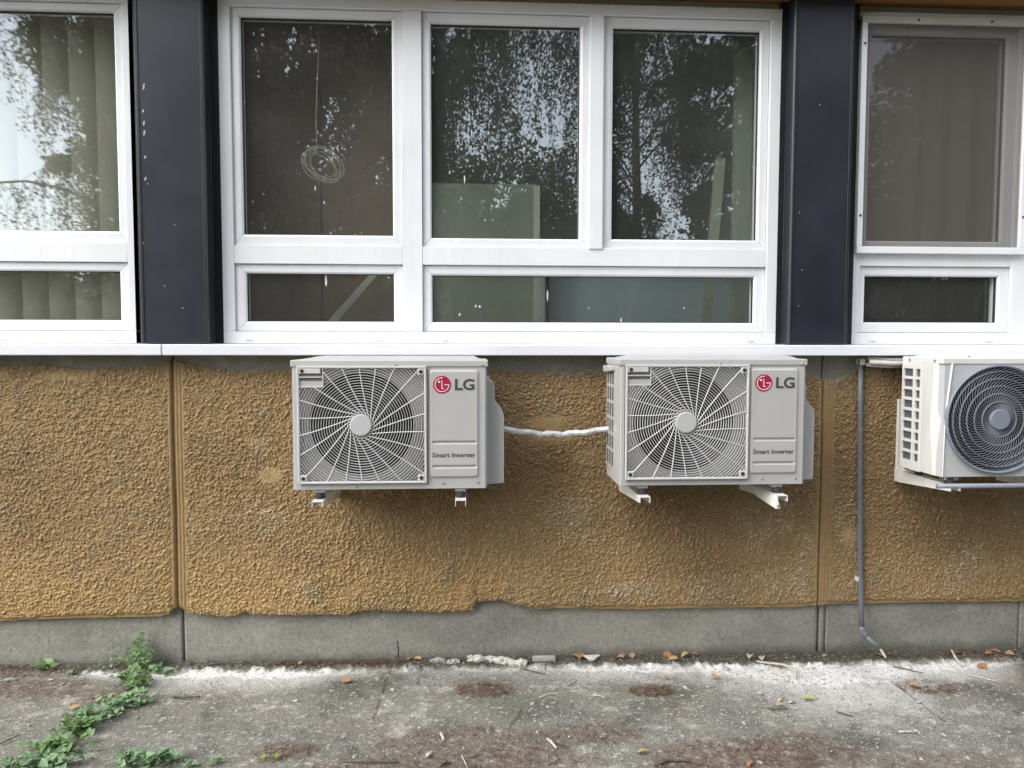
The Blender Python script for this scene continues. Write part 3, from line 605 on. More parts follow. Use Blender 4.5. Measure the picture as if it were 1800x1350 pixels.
# coil of cable hanging in the left pane of the middle window
cb = empty('cable_coil', (-.62, .16, 2.15)); tag(cb, 'coil of thin grey cable hanging inside the middle window', 'cable')
for q in range(9):
    pts = []
    ra, rb_, tilt = .086 + random.uniform(-.02, .02), .060 + random.uniform(-.018, .018), random.uniform(-.95, -.35)
    cx_, cz_ = -.648 + random.uniform(-.018, .018), 2.235 + random.uniform(-.016, .016)
    for i in range(37):
        t = 2 * math.pi * i / 36; u, w = ra * math.cos(t), rb_ * math.sin(t)
        pts.append((cx_ + u * math.cos(tilt) - w * math.sin(tilt), .15 + .008 * math.sin(3 * t + q), cz_ + u * math.sin(tilt) + w * math.cos(tilt)))
    o = MB().tube(pts, .0017, 5, False).build('loop', 'cable', cb, smooth=True); o.matrix_parent_inverse = Matrix.Translation((.62, -.16, -2.15))
o = MB().tube([(-.672, .15, 2.30), (-.676, .15, 2.42), (-.672, .16, 2.56), (-.66, .2, 2.92)], .002, 6).build('hanging_end', 'cable', cb, smooth=True); o.matrix_parent_inverse = Matrix.Translation((.62, -.16, -2.15))

bd = empty('leaning_board', (.1, .5, .6)); tag(bd, 'large grey green board standing behind the middle window', 'board')
o = MB().box(-.22, .352, .55, .57, .62, 2.245).build('sheet', 'board', bd, bevel=.002); o.matrix_parent_inverse = Matrix.Translation((-.1, -.5, -.6))
o = MB().box(.36, .40, .56, .60, .62, 1.83).build('edge_post', 'room', bd); o.matrix_parent_inverse = Matrix.Translation((-.1, -.5, -.6))
tag(MB().add([(1.135, .30, 1.40), (1.18, .30, 1.40), (1.245, .30, 2.33), (1.20, .30, 2.33), (1.135, .33, 1.40), (1.18, .33, 1.40), (1.245, .33, 2.33), (1.20, .33, 2.33)],
    [(0, 1, 2, 3), (1, 5, 6, 2), (5, 4, 7, 6), (4, 0, 3, 7), (3, 2, 6, 7), (0, 4, 5, 1)]).build('plank', 'board'), 'narrow pale plank leaning inside the right pane of the middle window', 'plank')
tag(MB().box(1.29, 1.36, .28, .34, .6, 2.9).build('window_post', 'board'), 'upright pale strip behind the right edge of the middle window', 'post')
tag(MB().box(.33, .36, .45, .48, 1.40, 2.22).build('thin_post', 'room'), 'thin upright rod beside the grey green board', 'post')
tag(MB().add([(-.78, .35, 1.42), (-.73, .35, 1.42), (-.40, .35, 1.80), (-.44, .35, 1.80), (-.78, .37, 1.42), (-.73, .37, 1.42), (-.40, .37, 1.80), (-.44, .37, 1.80)],
    [(0, 1, 2, 3), (1, 5, 6, 2), (5, 4, 7, 6), (4, 0, 3, 7), (3, 2, 6, 7), (0, 4, 5, 1)]).build('slanted_batten', 'room'), 'pale batten slanting across the low left pane of the middle window', 'batten')
wd = empty('wardrobe', (-.7, .9, .6)); tag(wd, 'brown cupboard standing inside behind the left pane of the middle window', 'cupboard')
for (xa, xb) in [(-1.17, -.715), (-.71, -.24)]:
    o = MB().box(xa, xb, .45, .9, .62, 3.2).build('cupboard_door', 'brownwood', wd, bevel=.004); o.matrix_parent_inverse = Matrix.Translation((.7, -.9, -.6))
gp = MB().box(.43, 1.5, .65, .67, .62, 1.80).build('grey_backboard', 'greyboard', bevel=.003); tag(gp, 'low blue grey partition added behind the long low pane to lighten it', 'backboard')  # board put in to lighten the dark low pane
cab = empty('cabinet', (.5, 3.4, .6)); tag(cab, 'pale cupboard in the dim room behind the middle window', 'cupboard')
for i, xa in enumerate((-.9, -.3, .3)):
    o = MB().box(xa, xa + .58, 3.4, 3.8, .62, 2.3).build('cupboard_door', 'board', cab, bevel=.004); o.matrix_parent_inverse = Matrix.Translation((-.5, -3.4, -.6))
lp = empty('ceiling_lamp', (.2, 2.0, 3.3)); tag(lp, 'unlit strip lamp with louvres on the ceiling behind the middle pane', 'lamp')
P_ = Matrix.Translation((-.2, -2.0, -3.3))
o = MB().box(-.12, .52, 1.9, 2.2, 3.36, 3.42).build('housing', 'lamp', lp, bevel=.004); o.matrix_parent_inverse = P_
for q in range(6):
    o = MB().box(-.10 + q * .11, -.095 + q * .11, 1.92, 2.18, 3.32, 3.358).build('louvre', 'lamp', lp); o.matrix_parent_inverse = P_
for yy in (1.98, 2.12):
    o = MB().tube([(-.1, yy, 3.335), (.5, yy, 3.335)], .012, 10).build('tube', 'lamp', lp, smooth=True); o.matrix_parent_inverse = P_

# insect screen over the right window
sn = empty('insect_screen', (2.15, .03, 1.85)); tag(sn, 'white framed grey insect screen screwed over the right window', 'screen')
S_ = Matrix.Translation((-2.15, -.03, -1.85))
for (nm, m, mbx, bv) in [('frame_bar', 'white', MB().box(1.762, 1.788, .020, .043, 1.881, 2.872), .002), ('frame_bar', 'white', MB().box(2.529, 2.555, .020, .043, 1.881, 2.872), .002),
                         ('frame_bar', 'lintel', MB().box(1.762, 2.555, .020, .043, 2.8725, 2.904), .002), ('frame_bar', 'white', MB().box(1.762, 2.555, .017, .043, 1.850, 1.8805), .002),
                         ('mesh', 'mesh', MB().add([(1.787, .034, 1.88), (2.53, .034, 1.88), (2.53, .034, 2.873), (1.787, .034, 2.873)], [(0, 1, 2, 3)]), 0)]:
    o = mbx.build(nm, m, sn, bevel=bv); o.matrix_parent_inverse = S_
for (px, pz) in [(1.775, 2.78), (1.775, 2.02), (2.02, 2.888), (2.36, 2.888), (2.542, 2.02)]:
    o = MB().disc(px, pz, .005, .0165, .021, 10).build('screw', 'screw_dark', sn); o.matrix_parent_inverse = S_

# ------------------------------------------------------------------ outdoor units
def text_mesh(body, size, bold=0.0, name='lettering'):
    cu = bpy.data.curves.new(name, 'FONT'); cu.body = body; cu.size = size; cu.offset = bold; cu.extrude = 0.0006; cu.resolution_u = 3
    ob = bpy.data.objects.new('tmp', cu); col.objects.link(ob)
    dg = bpy.context.evaluated_depsgraph_get(); me = bpy.data.meshes.new_from_object(ob.evaluated_get(dg)); me.name = name
    bpy.data.objects.remove(ob); bpy.data.curves.remove(cu)
    co = np.empty(len(me.vertices) * 3); me.vertices.foreach_get('co', co); co = co.reshape(-1, 3)
    co[:, 0] -= co[:, 0].min(); co[:, 1] -= co[:, 1].min(); wdt, hgt = co[:, 0].max(), co[:, 1].max()
    return me, co, wdt, hgt

def place_text(body, x0, x1, z0, z1, y, m, parent, bold=0.0, name='lettering'):
    me, co, w, h = text_mesh(body, .1, bold, name)
    out = np.stack([x0 + co[:, 0] / w * (x1 - x0), y - co[:, 2] , z0 + co[:, 1] / h * (z1 - z0)], 1)
    me.vertices.foreach_set('co', out.ravel()); me.update()
    return link(name, me, m, parent)

def clip_seg_rect(px, pz, rect):
    return rect[0] <= px <= rect[1] and rect[2] <= pz <= rect[3]

def ribbon_arc(cx_, cz_, r, w, y0, y1, rect, step=R(4), skip=None):
    """circular rib clipped to the rectangle, as short square-section tubes"""
    n = max(24, int(2 * math.pi * r / .012)); runs = []; cur = []; out = []
    for i in range(n + 1):
        t = 2 * math.pi * i / n; p = (cx_ + r * math.cos(t), cz_ + r * math.sin(t)); ok = clip_seg_rect(*p, rect) and not (skip and clip_seg_rect(*p, skip))
        if ok: cur.append(t)
        elif cur: runs.append(cur); cur = []
    if cur:
        if runs and runs[0][0] == 0.0 and len(cur) <= n: runs[0] = [t - 2 * math.pi for t in cur[:-1]] + runs[0]
        else: runs.append(cur)
    for q in runs:
        if len(q) < 2: continue
        vs = []; fs = []
        for t in q:
            c_, s_ = math.cos(t), math.sin(t)
            for (rr, y) in ((r - w / 2, y1), (r - w / 4, y0), (r + w / 4, y0), (r + w / 2, y1)): vs.append((cx_ + rr * c_, y, cz_ + rr * s_))
        for i in range(len(q) - 1):
            for j in range(4): fs.append((i * 4 + j, i * 4 + (j + 1) % 4, (i + 1) * 4 + (j + 1) % 4, (i + 1) * 4 + j))
        fs += [(0, 1, 2, 3), tuple((len(q) - 1) * 4 + j for j in (3, 2, 1, 0))]
        out.append(MB().add(vs, fs))
    return out

def plate_with_hole(mb, x0, x1, z0, z1, cx_, cz_, r, y, n=72):
    inner = []; outer = []
    angs = sorted(set([2 * math.pi * i / n for i in range(n)] + [math.atan2(zz - cz_, xx - cx_) % (2 * math.pi) for xx in (x0, x1) for zz in (z0, z1)]))
    for t in angs:
        c_, s_ = math.cos(t), math.sin(t); ks = []
        if c_ > 1e-9: ks.append((x1 - cx_) / c_)
        if c_ < -1e-9: ks.append((x0 - cx_) / c_)
        if s_ > 1e-9: ks.append((z1 - cz_) / s_)
        if s_ < -1e-9: ks.append((z0 - cz_) / s_)
        k_ = min(ks); inner.append((cx_ + r * c_, y, cz_ + r * s_)); outer.append((cx_ + k_ * c_, y, cz_ + k_ * s_))
    n_ = len(angs)
    mb.add(inner + outer, [(i, n_ + i, n_ + (i + 1) % n_, (i + 1) % n_) for i in range(n_)])

def lid(mb, w, d, zt):
    """top cover: skirt plus a raised, chamfered middle"""
    e = .004
    mb.box(-e, w + e, -e, d + e, zt - .026, zt)
    i1, i2, h = .018, .085, .013
    a_ = [(i1, i1 * .6, zt - .001), (w - i1, i1 * .6, zt - .001), (w - i1, d - .02, zt - .001), (i1, d - .02, zt - .001)]
    b_ = [(i2, .05, zt + h), (w - i2 * .6, .05, zt + h), (w - i2 * .6, d - .05, zt + h), (i2, d - .05, zt + h)]
    mb.add(a_ + b_, [(0, 1, 5, 4), (1, 2, 6, 5), (2, 3, 7, 6), (3, 0, 4, 7), (4, 5, 6, 7)])
    return mb

def embossed_panel(x0, x1, z0, z1, grooves, h=.006, s=.0022):
    nx = int((x1 - x0) / s); nz = int((z1 - z0) / s)
    X, Z = np.meshgrid(np.linspace(x0, x1, nx), np.linspace(z0, z1, nz))
    hx, hz, rc = (x1 - x0) / 2 - .002, (z1 - z0) / 2 - .002, .014
    qx = np.abs(X - (x0 + x1) / 2) - (hx - rc); qz = np.abs(Z - (z0 + z1) / 2) - (hz - rc)
    d = np.hypot(np.maximum(qx, 0), np.maximum(qz, 0)) + np.minimum(np.maximum(qx, qz), 0) - rc
    H = h * sstep(0.0, -.007, d)
    for (gx0, gx1, gz_) in grooves:
        ddx = np.maximum(np.maximum(gx0 - X, X - gx1), 0); dd = np.hypot(ddx, Z - gz_)
        H -= .0058 * sstep(.0072, .0015, dd)
    V = np.stack([X, -H, Z], -1).reshape(-1, 3)
    return arrays_mesh('front_panel', V, grid_faces(nx, nz))

UW, UD, UH = .752, .28, .503
def build_unit():
    """split unit, local frame: x to the right, front face at y=0, underside at z=0"""
    u = empty('outdoor_unit')
    gx0, gx1, gz0, gz1 = .022, .517, .024, .480
    hx, hz = .264, .252
    c = MB()
    zt = UH - .026
    wy = .026; a0, a1, b0, b1 = gx0 + .004, gx1 - .004, gz0 + .004, min(gz1 - .004, zt - .003)
    plate_with_hole(c, a0, a1, b0, b1, hx, hz, .203, wy)
    o4 = [(0, 0, 0), (.53, 0, 0), (.53, 0, zt), (0, 0, zt)]; i4 = [(a0, 0, b0), (a1, 0, b0), (a1, 0, b1), (a0, 0, b1)]; w4 = [(a0, wy, b0), (a1, wy, b0), (a1, wy, b1), (a0, wy, b1)]
    c.add(o4 + i4 + w4, [(i, (i + 1) % 4, 4 + (i + 1) % 4, 4 + i) for i in range(4)] + [(4 + i, 4 + (i + 1) % 4, 8 + (i + 1) % 4, 8 + i) for i in range(4)])
    c.add([(.53, 0, 0), (UW, 0, 0), (UW, 0, zt), (.53, 0, zt)], [(0, 1, 2, 3)])
    c.add([(UW, 0, 0), (UW, UD, 0), (UW, UD, zt), (UW, 0, zt)], [(0, 1, 2, 3)])
    c.add([(0, UD, 0), (0, 0, 0), (0, 0, zt), (0, UD, zt)], [(0, 1, 2, 3)])
    c.add([(UW, UD, 0), (0, UD, 0), (0, UD, zt), (UW, UD, zt)], [(0, 1, 2, 3)])
    c.add([(0, 0, 0), (0, UD, 0), (UW, UD, 0), (UW, 0, 0)], [(0, 1, 2, 3)])
    me = bpy.data.meshes.new('casing'); me.from_pydata(c.v, [], c.f)
    bm = bmesh.new(); bm.from_mesh(me); bmesh.ops.remove_doubles(bm, verts=bm.verts, dist=1e-5); bmesh.ops.recalc_face_normals(bm, faces=bm.faces)
    es = [e for e in bm.edges if e.is_manifold and e.calc_face_angle(0) > 1 and abs((e.verts[0].co - e.verts[1].co).normalized().z) > .9]
    bmesh.ops.bevel(bm, geom=es, offset=.007, segments=3, affect='EDGES'); bm.to_mesh(me); bm.free()
    link('casing', me, 'casing', u)
    lid(MB(), UW, UD, UH).build('top_cover', 'casing', u, bevel=.004, seg=2)
    # shroud and fan behind the opening
    sh = MB(); n = 48
    sh.add([(hx + .2055 * math.cos(2 * math.pi * i / n), yy, hz + .2055 * math.sin(2 * math.pi * i / n)) for yy in (.0275, .12) for i in range(n)],
           [(i, (i + 1) % n, n + (i + 1) % n, n + i) for i in range(n)])
    sh.add([(hx + .2055 * math.cos(2 * math.pi * i / n), .12, hz + .2055 * math.sin(2 * math.pi * i / n)) for i in range(n)], [tuple(range(n))])
    link('fan_shroud', sh.mesh('fan_shroud'), 'dark', u)
    fan = MB(); fan.disc(hx, hz, .052, .045, .10, 20)
    for k in range(3):
        vs = []
        for i in range(7):
            rr = .045 + i * .024
            for j in range(6):
                t = 2 * math.pi * k / 3 + .35 + j * .19 + rr * 1.1; vs.append((hx + rr * math.cos(t),   .045 + j * .010, hz + rr * math.sin(t)))
        fan.add(vs, [(i * 6 + j, i * 6 + j + 1, (i + 1) * 6 + j + 1, (i + 1) * 6 + j) for i in range(6) for j in range(5)])
    fan.build('fan', 'blade', u)
    # guard
    gy = -.014
    fr = ring(MB(), gx0, gx1, gz0, gz1, .009, gy, -.0005)
    g = fr.build('fan_guard', 'grille', u, bevel=.0015)
    rect = (gx0 + .006, gx1 - .006, gz0 + .006, gz1 - .006)
    skip = (gx0, gx0 + .097, gz1 - .078, gz1)
    r = .052
    while r < .345:
        for mb in ribbon_arc(hx, hz, r, .0030, gy + .003, gy + .009, rect, skip=skip): mb.build('ring', 'grille', g)
        r += .0101
    NS = 22
    for k in range(NS):
        t0 = 2 * math.pi * (k + .35) / NS; pts = []
        for i in range(70):
            s_ = i * .006; r0 = .037
            # tangent line leaving the hub, bending a little
            tx, tz = math.cos(t0 - .25 * s_), math.sin(t0 - .25 * s_); nxv, nzv = tz, -tx
            p = (hx + r0 * nxv + s_ * tx, hz + r0 * nzv + s_ * tz)
            if not clip_seg_rect(*p, rect): break
            if clip_seg_rect(*p, skip): break
            pts.append((p[0], gy + .003, p[1]))
        if len(pts) > 2: MB().tube(pts[::3] + ([pts[-1]] if (len(pts) - 1) % 3 else []), .0021, 4).build('spoke', 'grille', g)
    MB().disc(hx, hz, .0412, gy - .005, gy + .010, 40).build('hub', 'hub', g, bevel=.003, seg=2)
    for (sx, sz, w) in [(gx0 + .008, gz1 - .0285, .082), (gx1 - .034, gz1 - .034, .026), (gx0 + .008, gz0 + .008, .026), (gx1 - .034, gz0 + .008, .026)]:
        hgt = .0205 if w > .05 else .026
        MB().box(sx, sx + w, gy + .001, -.001, sz, sz + hgt).build('corner_plate', 'grille', g, bevel=.002)
        cx_ = sx + (.012 if sx < .2 else w - .013); cz_ = sz + hgt / 2 - (0 if w > .05 else 0)
        MB().disc(cx_, cz_, .0072, gy - .001, gy + .004, 16).build('guard_screw', 'screw_dark', g)
    xa = gx0 + .008; zz = gz1 - .0295
    pl = MB()
    pl.box(xa, xa + .090, gy + .012, -.001, zz - .048, zz); pl.build('label_recess', 'recess', g)
    MB().box(xa, xa + .0895, gy + .002, gy + .011, zz - .0145, zz - .0105).build('label_bar', 'grille', g)
    MB().box(xa, xa + .0895, gy + .002, gy + .011, zz - .052, zz - .0485).build('label_bar', 'grille', g)
    MB().box(xa + .0895, xa + .0925, gy + .002, -.001, zz - .052, gz1 - .009).build('label_bar', 'grille', g)
    MB().box(xa, xa + .089, gy + .008, gy + .0115, zz - .0485, zz - .028).build('label_plate', 'casing', g)
    # raised service panel with badge
    px0, px1, pz0, pz1 = .525, .722, .040, .468
    p = link('front_panel', embossed_panel(px0, px1, pz0, pz1, [(.545, .706, .182), (.545, .706, .0865)]), 'casing', u); p.location = (0, -.0006, 0)
    yb = -.0058
    bx, bz, br = .577, .408, .0345
    MB().disc(bx, bz, br, yb - .0014, yb + .002, 40).build('logo_disc', 'red', p)
    lo = MB(); ra, wd = .0285, .0034; yy0, yy1 = yb - .0022, yb - .0008
    n = 40
    for i in range(n):
        t0, t1 = R(82) + (R(360) - R(82)) * i / n, R(82) + (R(360) - R(82)) * (i + 1) / n
        lo.prism([(bx + (ra - wd) * math.cos(t0), bz + (ra - wd) * math.sin(t0)), (bx + ra * math.cos(t0), bz + ra * math.sin(t0)), (bx + ra * math.cos(t1), bz + ra * math.sin(t1)), (bx + (ra - wd) * math.cos(t1), bz + (ra - wd) * math.sin(t1))], yy0, yy1)
    lo.box(bx + .009, bx + ra - .0002, yy0, yy1, bz - .0017, bz + .0017)
    lo.box(bx - .0022, bx + .0012, yy0, yy1, bz - .016, bz + .017); lo.box(bx + .0012, bx + .0085, yy0, yy1, bz - .016, bz - .0128)
    lo.disc(bx - .0115, bz + .0115, .0044, yy0, yy1, 14)
    lo.build('logo_face', 'logo_white', p)
    place_text('LG', .627, .703, .386, .431, yb - .0006, 'ink', p, bold=.0028)
    place_text('Smart Inverter', .539, .706, .124, .1425, yb - .0006, 'ink', p, bold=.0011)
    # screws along the bottom and the cover
    for (sx, sz, m) in [(.035, .020, 'screw'), (.58, .021, 'screw'), (.716, .023, 'screw'), (.40, UH - .019, 'screw'), (.735, UH - .019, 'screw'), (.24, .012, 'casing')]:
        mb = MB(); mb.disc(sx, sz, .0045, -.006 if sz > .4 else -.0035, .0, 12); mb.build('screw', m, u, bevel=.001)
    # left side: coil guard
    sg = MB(); z0_, z1_ = .055, .455
    sg.box(-.002, .006, .028, UD - .005, z0_ - .01, z0_); sg.box(-.002, .006, .028, UD - .005, z1_, z1_ + .012)
    rows, cols = 6, 3
    for i in range(1, rows): zz = z0_ + (z1_ - z0_) * i / rows; sg.box(-.0025, .006, .028, UD - .005, zz - .006, zz + .006)
    for i in range(cols + 1): yy = .112 + (UD - .012 - .112) * i / cols; sg.box(-.002, .006, yy - .006, yy + .006, z0_, z1_)
    sg.box(-.0015, .006, .028, .107, z0_, z1_)
    s_ = sg.build('side_guard', 'casing', u)
    MB().box(-.0008, .004, .11, UD - .014, z0_, z1_).build('fins', 'fin', s_)
    MB().prism_x([(.10, .470), (.10, .452), (.255, .440), (.272, .452), (.272, .470)], -.020, -.001).build('handle', 'casing', u, bevel=.003)
    # stepped cover over the pipe valves on the right side
    prof = [(UW - .002, .002), (UW + .066, .006), (UW + .070, .010), (UW + .070, .268)]
    prof += [(UW + .070 - .028 * (1 - math.cos(t)), .268 + .048 * math.sin(t)) for t in (R(25), R(50), R(72))]
    prof += [(UW + .036, .328), (UW + .032, .345), (UW + .032, .395), (UW + .026, .412), (UW - .002, .436)]
    MB().prism(prof, .066, UD).build('pipe_cover', 'casing', u, bevel=.005, seg=2)
    # mounting feet
    for fx in (.098, .648):
        for yy in (.012, .215):
            f = MB().box(fx - .022, fx + .022, yy, yy + .045, -.016, -.001).build('foot', 'casing', u, bevel=.003)
            MB().tube([(fx, yy + .012, -.030), (fx, yy + .012, .004)], .0045, 8).build('bolt', 'zinc', f)
            MB().disc(fx, -.016, .0, 0, 0, 3) if False else None
            MB().box(fx - .009, fx + .009, yy + .004, yy + .020, -.001, .004).build('nut', 'zinc', f, bevel=.002)
    return u

def children_of(o): return [c for c in bpy.data.objects if c.parent == o]
def copy_tree(o, parent=None):
    c = o.copy(); col.objects.link(c); c.parent = parent
    for ch in list(o.children): copy_tree(ch, c)
    return c

u1 = build_unit()
bpy.context.view_layer.update()
u2 = copy_tree(u1)
u1.location = (-.676, -.40, .872); u2.location = (.600, -.40, .877)
tag(u1, 'grey air conditioner outdoor unit hanging left, below the middle window', 'air conditioner', 'square guard outdoor units')
tag(u2, 'grey air conditioner outdoor unit with its slotted left side showing, beside the right pipe', 'air conditioner', 'square guard outdoor units')

def build_unit3():
    u = empty('outdoor_unit', (1.920, -.40, .900))
    w, d, h = .86, .285, .485
    hx, hz, hr = .2310, .2355, .2205
    zt = h - .02
    c = MB()
    plate_with_hole(c, .006, .50, 0, zt, hx, hz, hr, 0)
    c.add([(.50, 0, 0), (w, 0, 0), (w, 0, zt), (.50, 0, zt)], [(0, 1, 2, 3)])
    c.box(.0065, w, .215, d, 0.0, zt)
    c.add([(.0, .03, 0), (.0065, 0.0, 0), (.0065, 0.0, zt), (.0, .03, zt)], [(0, 1, 2, 3)])
    c.add([(0, .03, 0), (w, .03, 0), (w, .215, 0), (.006, .215, 0)], [(0, 1, 2, 3)])
    c.add([(.006, 0, 0), (w, 0, 0), (w, .03, 0), (0, .03, 0)], [(0, 1, 2, 3)])
    c.build('casing', 'front3_shade', u)
    # bright wrap-around edge of the front cover, folded along a slanting crease
    e = MB()
    e.add([(-.002, .146, 0), (-.002, .146, zt), (-.004, .045, 0), (-.014, .055, zt * .5), (-.010, .045, zt), (.010, -.004, 0), (.012, -.007, zt * .5), (.036, -.007, zt), (.010, .003, 0), (.012, .003, zt * .5), (.036, .003, zt)],
          [(0, 2, 3), (0, 3, 1), (1, 3, 4), (2, 5, 6, 3), (3, 6, 7, 4), (5, 8, 9, 6), (6, 9, 10, 7)])
    e.build('front_cover_edge', 'casing3', u)
    lid(MB(), w, d, h).build('top_cover', 'casing3', u, bevel=.004, seg=2)
    for (sx, sy) in [(.0, .05), (.0, .23)]:
        MB().tube([(-.008, sy, h - .014), (-.003, sy, h - .014)], .005, 8).build('screw', 'screw', u)
    for sx in (.12, .42, .46):
        MB().disc(sx, h + .004, .004, .02, .026, 8).build('screw', 'screw', u)
    sh = MB(); n = 48
    sh.add([(hx + hr * math.cos(2 * math.pi * i / n), yy, hz + hr * math.sin(2 * math.pi * i / n)) for yy in (.001, .13) for i in range(n)], [(i, (i + 1) % n, n + (i + 1) % n, n + i) for i in range(n)])
    sh.add([(hx + hr * math.cos(2 * math.pi * i / n), .13, hz + hr * math.sin(2 * math.pi * i / n)) for i in range(n)], [tuple(range(n))])
    link('fan_shroud', sh.mesh('fan_shroud'), 'dark', u)
    # round guard: outer bezel, fine curved vanes, four rings, hub
    bz = MB(); vs = []; n = 72
    for i in range(n):
        t = 2 * math.pi * i / n
        for (rr, yy) in ((hr + .001, .002), (hr + .0005, -.018), (hr - .003, -.021), (hr - .009, -.014), (hr - .010, .01)): vs.append((hx + rr * math.cos(t), yy, hz + rr * math.sin(t)))
    bz.add(vs, [(i * 5 + j, i * 5 + j + 1, ((i + 1) % n) * 5 + j + 1, ((i + 1) % n) * 5 + j) for i in range(n) for j in range(4)])
    g = link('fan_guard', bz.mesh('fan_guard', smooth=True), 'blue_grey', u)
    big = (hx - 1, hx + 1, hz - 1, hz + 1)
    for rr in (.072, .105, .136, .166, .194):
        ribbon_arc(hx, hz, rr, .0034, -.0185, -.011, big)[0].build('ring', 'vane_ring', g)
    NV = 58
    v0 = MB(); pts = []
    for i in range(12):
        rr = .040 + (hr - .009 - .040) * i / 11; t = -1.15 * ((rr - .04) / .17) ** 1.6
        pts.append((rr * math.cos(t), -.012 + .004 * math.sin(i / 11 * math.pi) * -1, rr * math.sin(t)))
    vme = v0.tube(pts, .0015, 4).mesh('vane'); vme.materials.append(M['vane'])
    for k in range(NV):
        o = bpy.data.objects.new('vane', vme); col.objects.link(o); o.parent = g; o.location = (hx, 0, hz); o.rotation_euler = (0, 2 * math.pi * k / NV, 0)
    MB().disc(hx, hz, .041, -.026, -.008, 40).build('hub', 'blue_grey', g, bevel=.003, seg=2)
    fan = MB(); fan.disc(hx, hz, .05, .03, .09, 20); fan.build('fan', 'blade', u)
    # slotted left side: nine rows in two columns with a frame
    sg = MB(); z0_, z1_ = .030, .440
    rows = 9
    def slot_rows(ya, yb):
        for i in range(rows + 1):
            zz = z0_ + (z1_ - z0_) * i / rows; sg.box(-.004, .004, ya, yb, zz - .0062, zz + .0062)
    slot_rows(.150, .186); slot_rows(.2035, .278)
    for (ya, yb) in [(.143, .152), (.1855, .2045), (.275, .286)]: sg.box(-.0045, .004, ya, yb, -.004, zt)
    sg.box(-.0042, .004, .152, .275, -.003, z0_ - .006); sg.box(-.0042, .004, .152, .275, z1_ + .006, zt)
    s_ = sg.build('side_guard', 'casing3', u)
    MB().box(.006, .0085, .150, .278, z0_, z1_).build('fins', 'fin', s_)
    for fx in (.06, .42):
        MB().box(fx - .03, fx + .03, .015, .055, -.018, -.001).build('foot', 'zinc', u, bevel=.003)
    return u
u3 = build_unit3()
tag(u3, 'ivory outdoor unit with round dark blue fan guard, cut off by the right edge', 'air conditioner')

# ------------------------------------------------------------------ wall brackets
def bracket(x, zt, label, brace=False, rail=(.55, 1.02), front=-.435, group='white wall brackets'):
    b = empty('wall_bracket', (x, 0, zt - .03)); tag(b, label, 'bracket', group)
    inv = Matrix.Translation((-x, 0, -(zt - .03)))
    w = .021; t = .0025
    mb = MB()
    mb.box(x - w, x + w, front, -.008, zt - t, zt)                       # channel, open below
    for s_ in (-1, 1):
        xx = x + s_ * (w - t / 2)
        mb.prism_x([(front, zt - t), (front, zt - .024), (-.05, zt - .055), (-.008, zt - .055), (-.008, zt - t)], xx - t / 2, xx + t / 2)
    o = mb.build('arm', 'bracket', b); o.matrix_parent_inverse = inv
    o = MB().box(x - .019, x + .019, -.022, -.007, zt - .055, zt + rail[1] - rail[0] - .13).build('wall_rail', 'bracket', b, bevel=.002); o.matrix_parent_inverse = inv
    for yy in (-.375, -.165):
        mb = MB(); n = 16
        vs = []
        for (rr, zz) in ((.017, zt + .0005), (.019, zt + .005), (.016, zt + .012), (.0185, zt + .019), (.016, zt + .0235)):
            vs += [(x + rr * math.cos(2 * math.pi * k / n), yy + rr * math.sin(2 * math.pi * k / n), zz) for k in range(n)]
        mb.add(vs, [(i * n + k, i * n + (k + 1) % n, (i + 1) * n + (k + 1) % n, (i + 1) * n + k) for i in range(4) for k in range(n)] + [tuple(4 * n + k for k in range(n))])
        o = mb.build('rubber_foot', 'rubber', b, smooth=True); o.matrix_parent_inverse = inv
    if brace:
        o = MB().add([(x - .030, front - .005, zt - .052), (x - .008, front - .005, zt - .052), (x - .012, -.04, zt - .030), (x - .034, -.04, zt - .030),
                      (x - .024, front - .005, zt - .010), (x - .0215, front - .005, zt - .010), (x - .0215, -.04, zt - .004), (x - .034, -.04, zt - .004)],
                     [(0, 1, 2, 3), (0, 3, 7, 4), (4, 7, 6, 5), (1, 5, 6, 2), (0, 4, 5, 1), (2, 6, 7, 3)]).build('brace', 'bracket', b, bevel=.002); o.matrix_parent_inverse = inv
        o = MB().disc(x - .018, zt - .040, .005, front - .009, front - .004, 8).build('bolt', 'zinc', b); o.matrix_parent_inverse = inv
    return b
bracket(-.578, .832, 'white bracket under the left end of the left outdoor unit')
bracket(-.028, .832, 'white bracket under the right end of the left outdoor unit')
bracket(.698, .837, 'white bracket under the left end of the middle outdoor unit')
bracket(1.252, .837, 'white bracket with bolted brace under the right end of the middle outdoor unit', brace=True)
bracket(1.975, .868, 'white bracket with tall wall rail beside the ivory outdoor unit', rail=(.55, 1.00), front=-.42)
bracket(2.46, .868, 'white bracket under the ivory outdoor unit at the right edge', rail=(.55, .98))

# ------------------------------------------------------------------ pipes
pts = []
for i in range(41):
    t = i / 40; x = .14 + (.615 - .14) * t
    z = 1.078 - .024 * math.sin(t * math.pi) + .004 * math.sin(t * 31) * (.4 + .6 * math.exp(-((t - .45) / .2) ** 2))
    pts.append((x, -.155 + .004 * math.sin(t * 23), z))
rr = [.0122 + .0022 * math.sin(i * 1.9) * math.exp(-((i / 40 - .5) / .28) ** 2) + random.uniform(-.0008, .0008) for i in range(41)]
mb = MB().tube(pts, rr, 9)
mb.v = [(x + random.uniform(-.001, .001), y + random.uniform(-.001, .001), z + random.uniform(-.0014, .0014)) for x, y, z in mb.v]
fp = mb.build('foil_pipe', 'foil'); tag(fp, 'crinkled foil wrapped pipe joining the left and middle outdoor units', 'pipe')

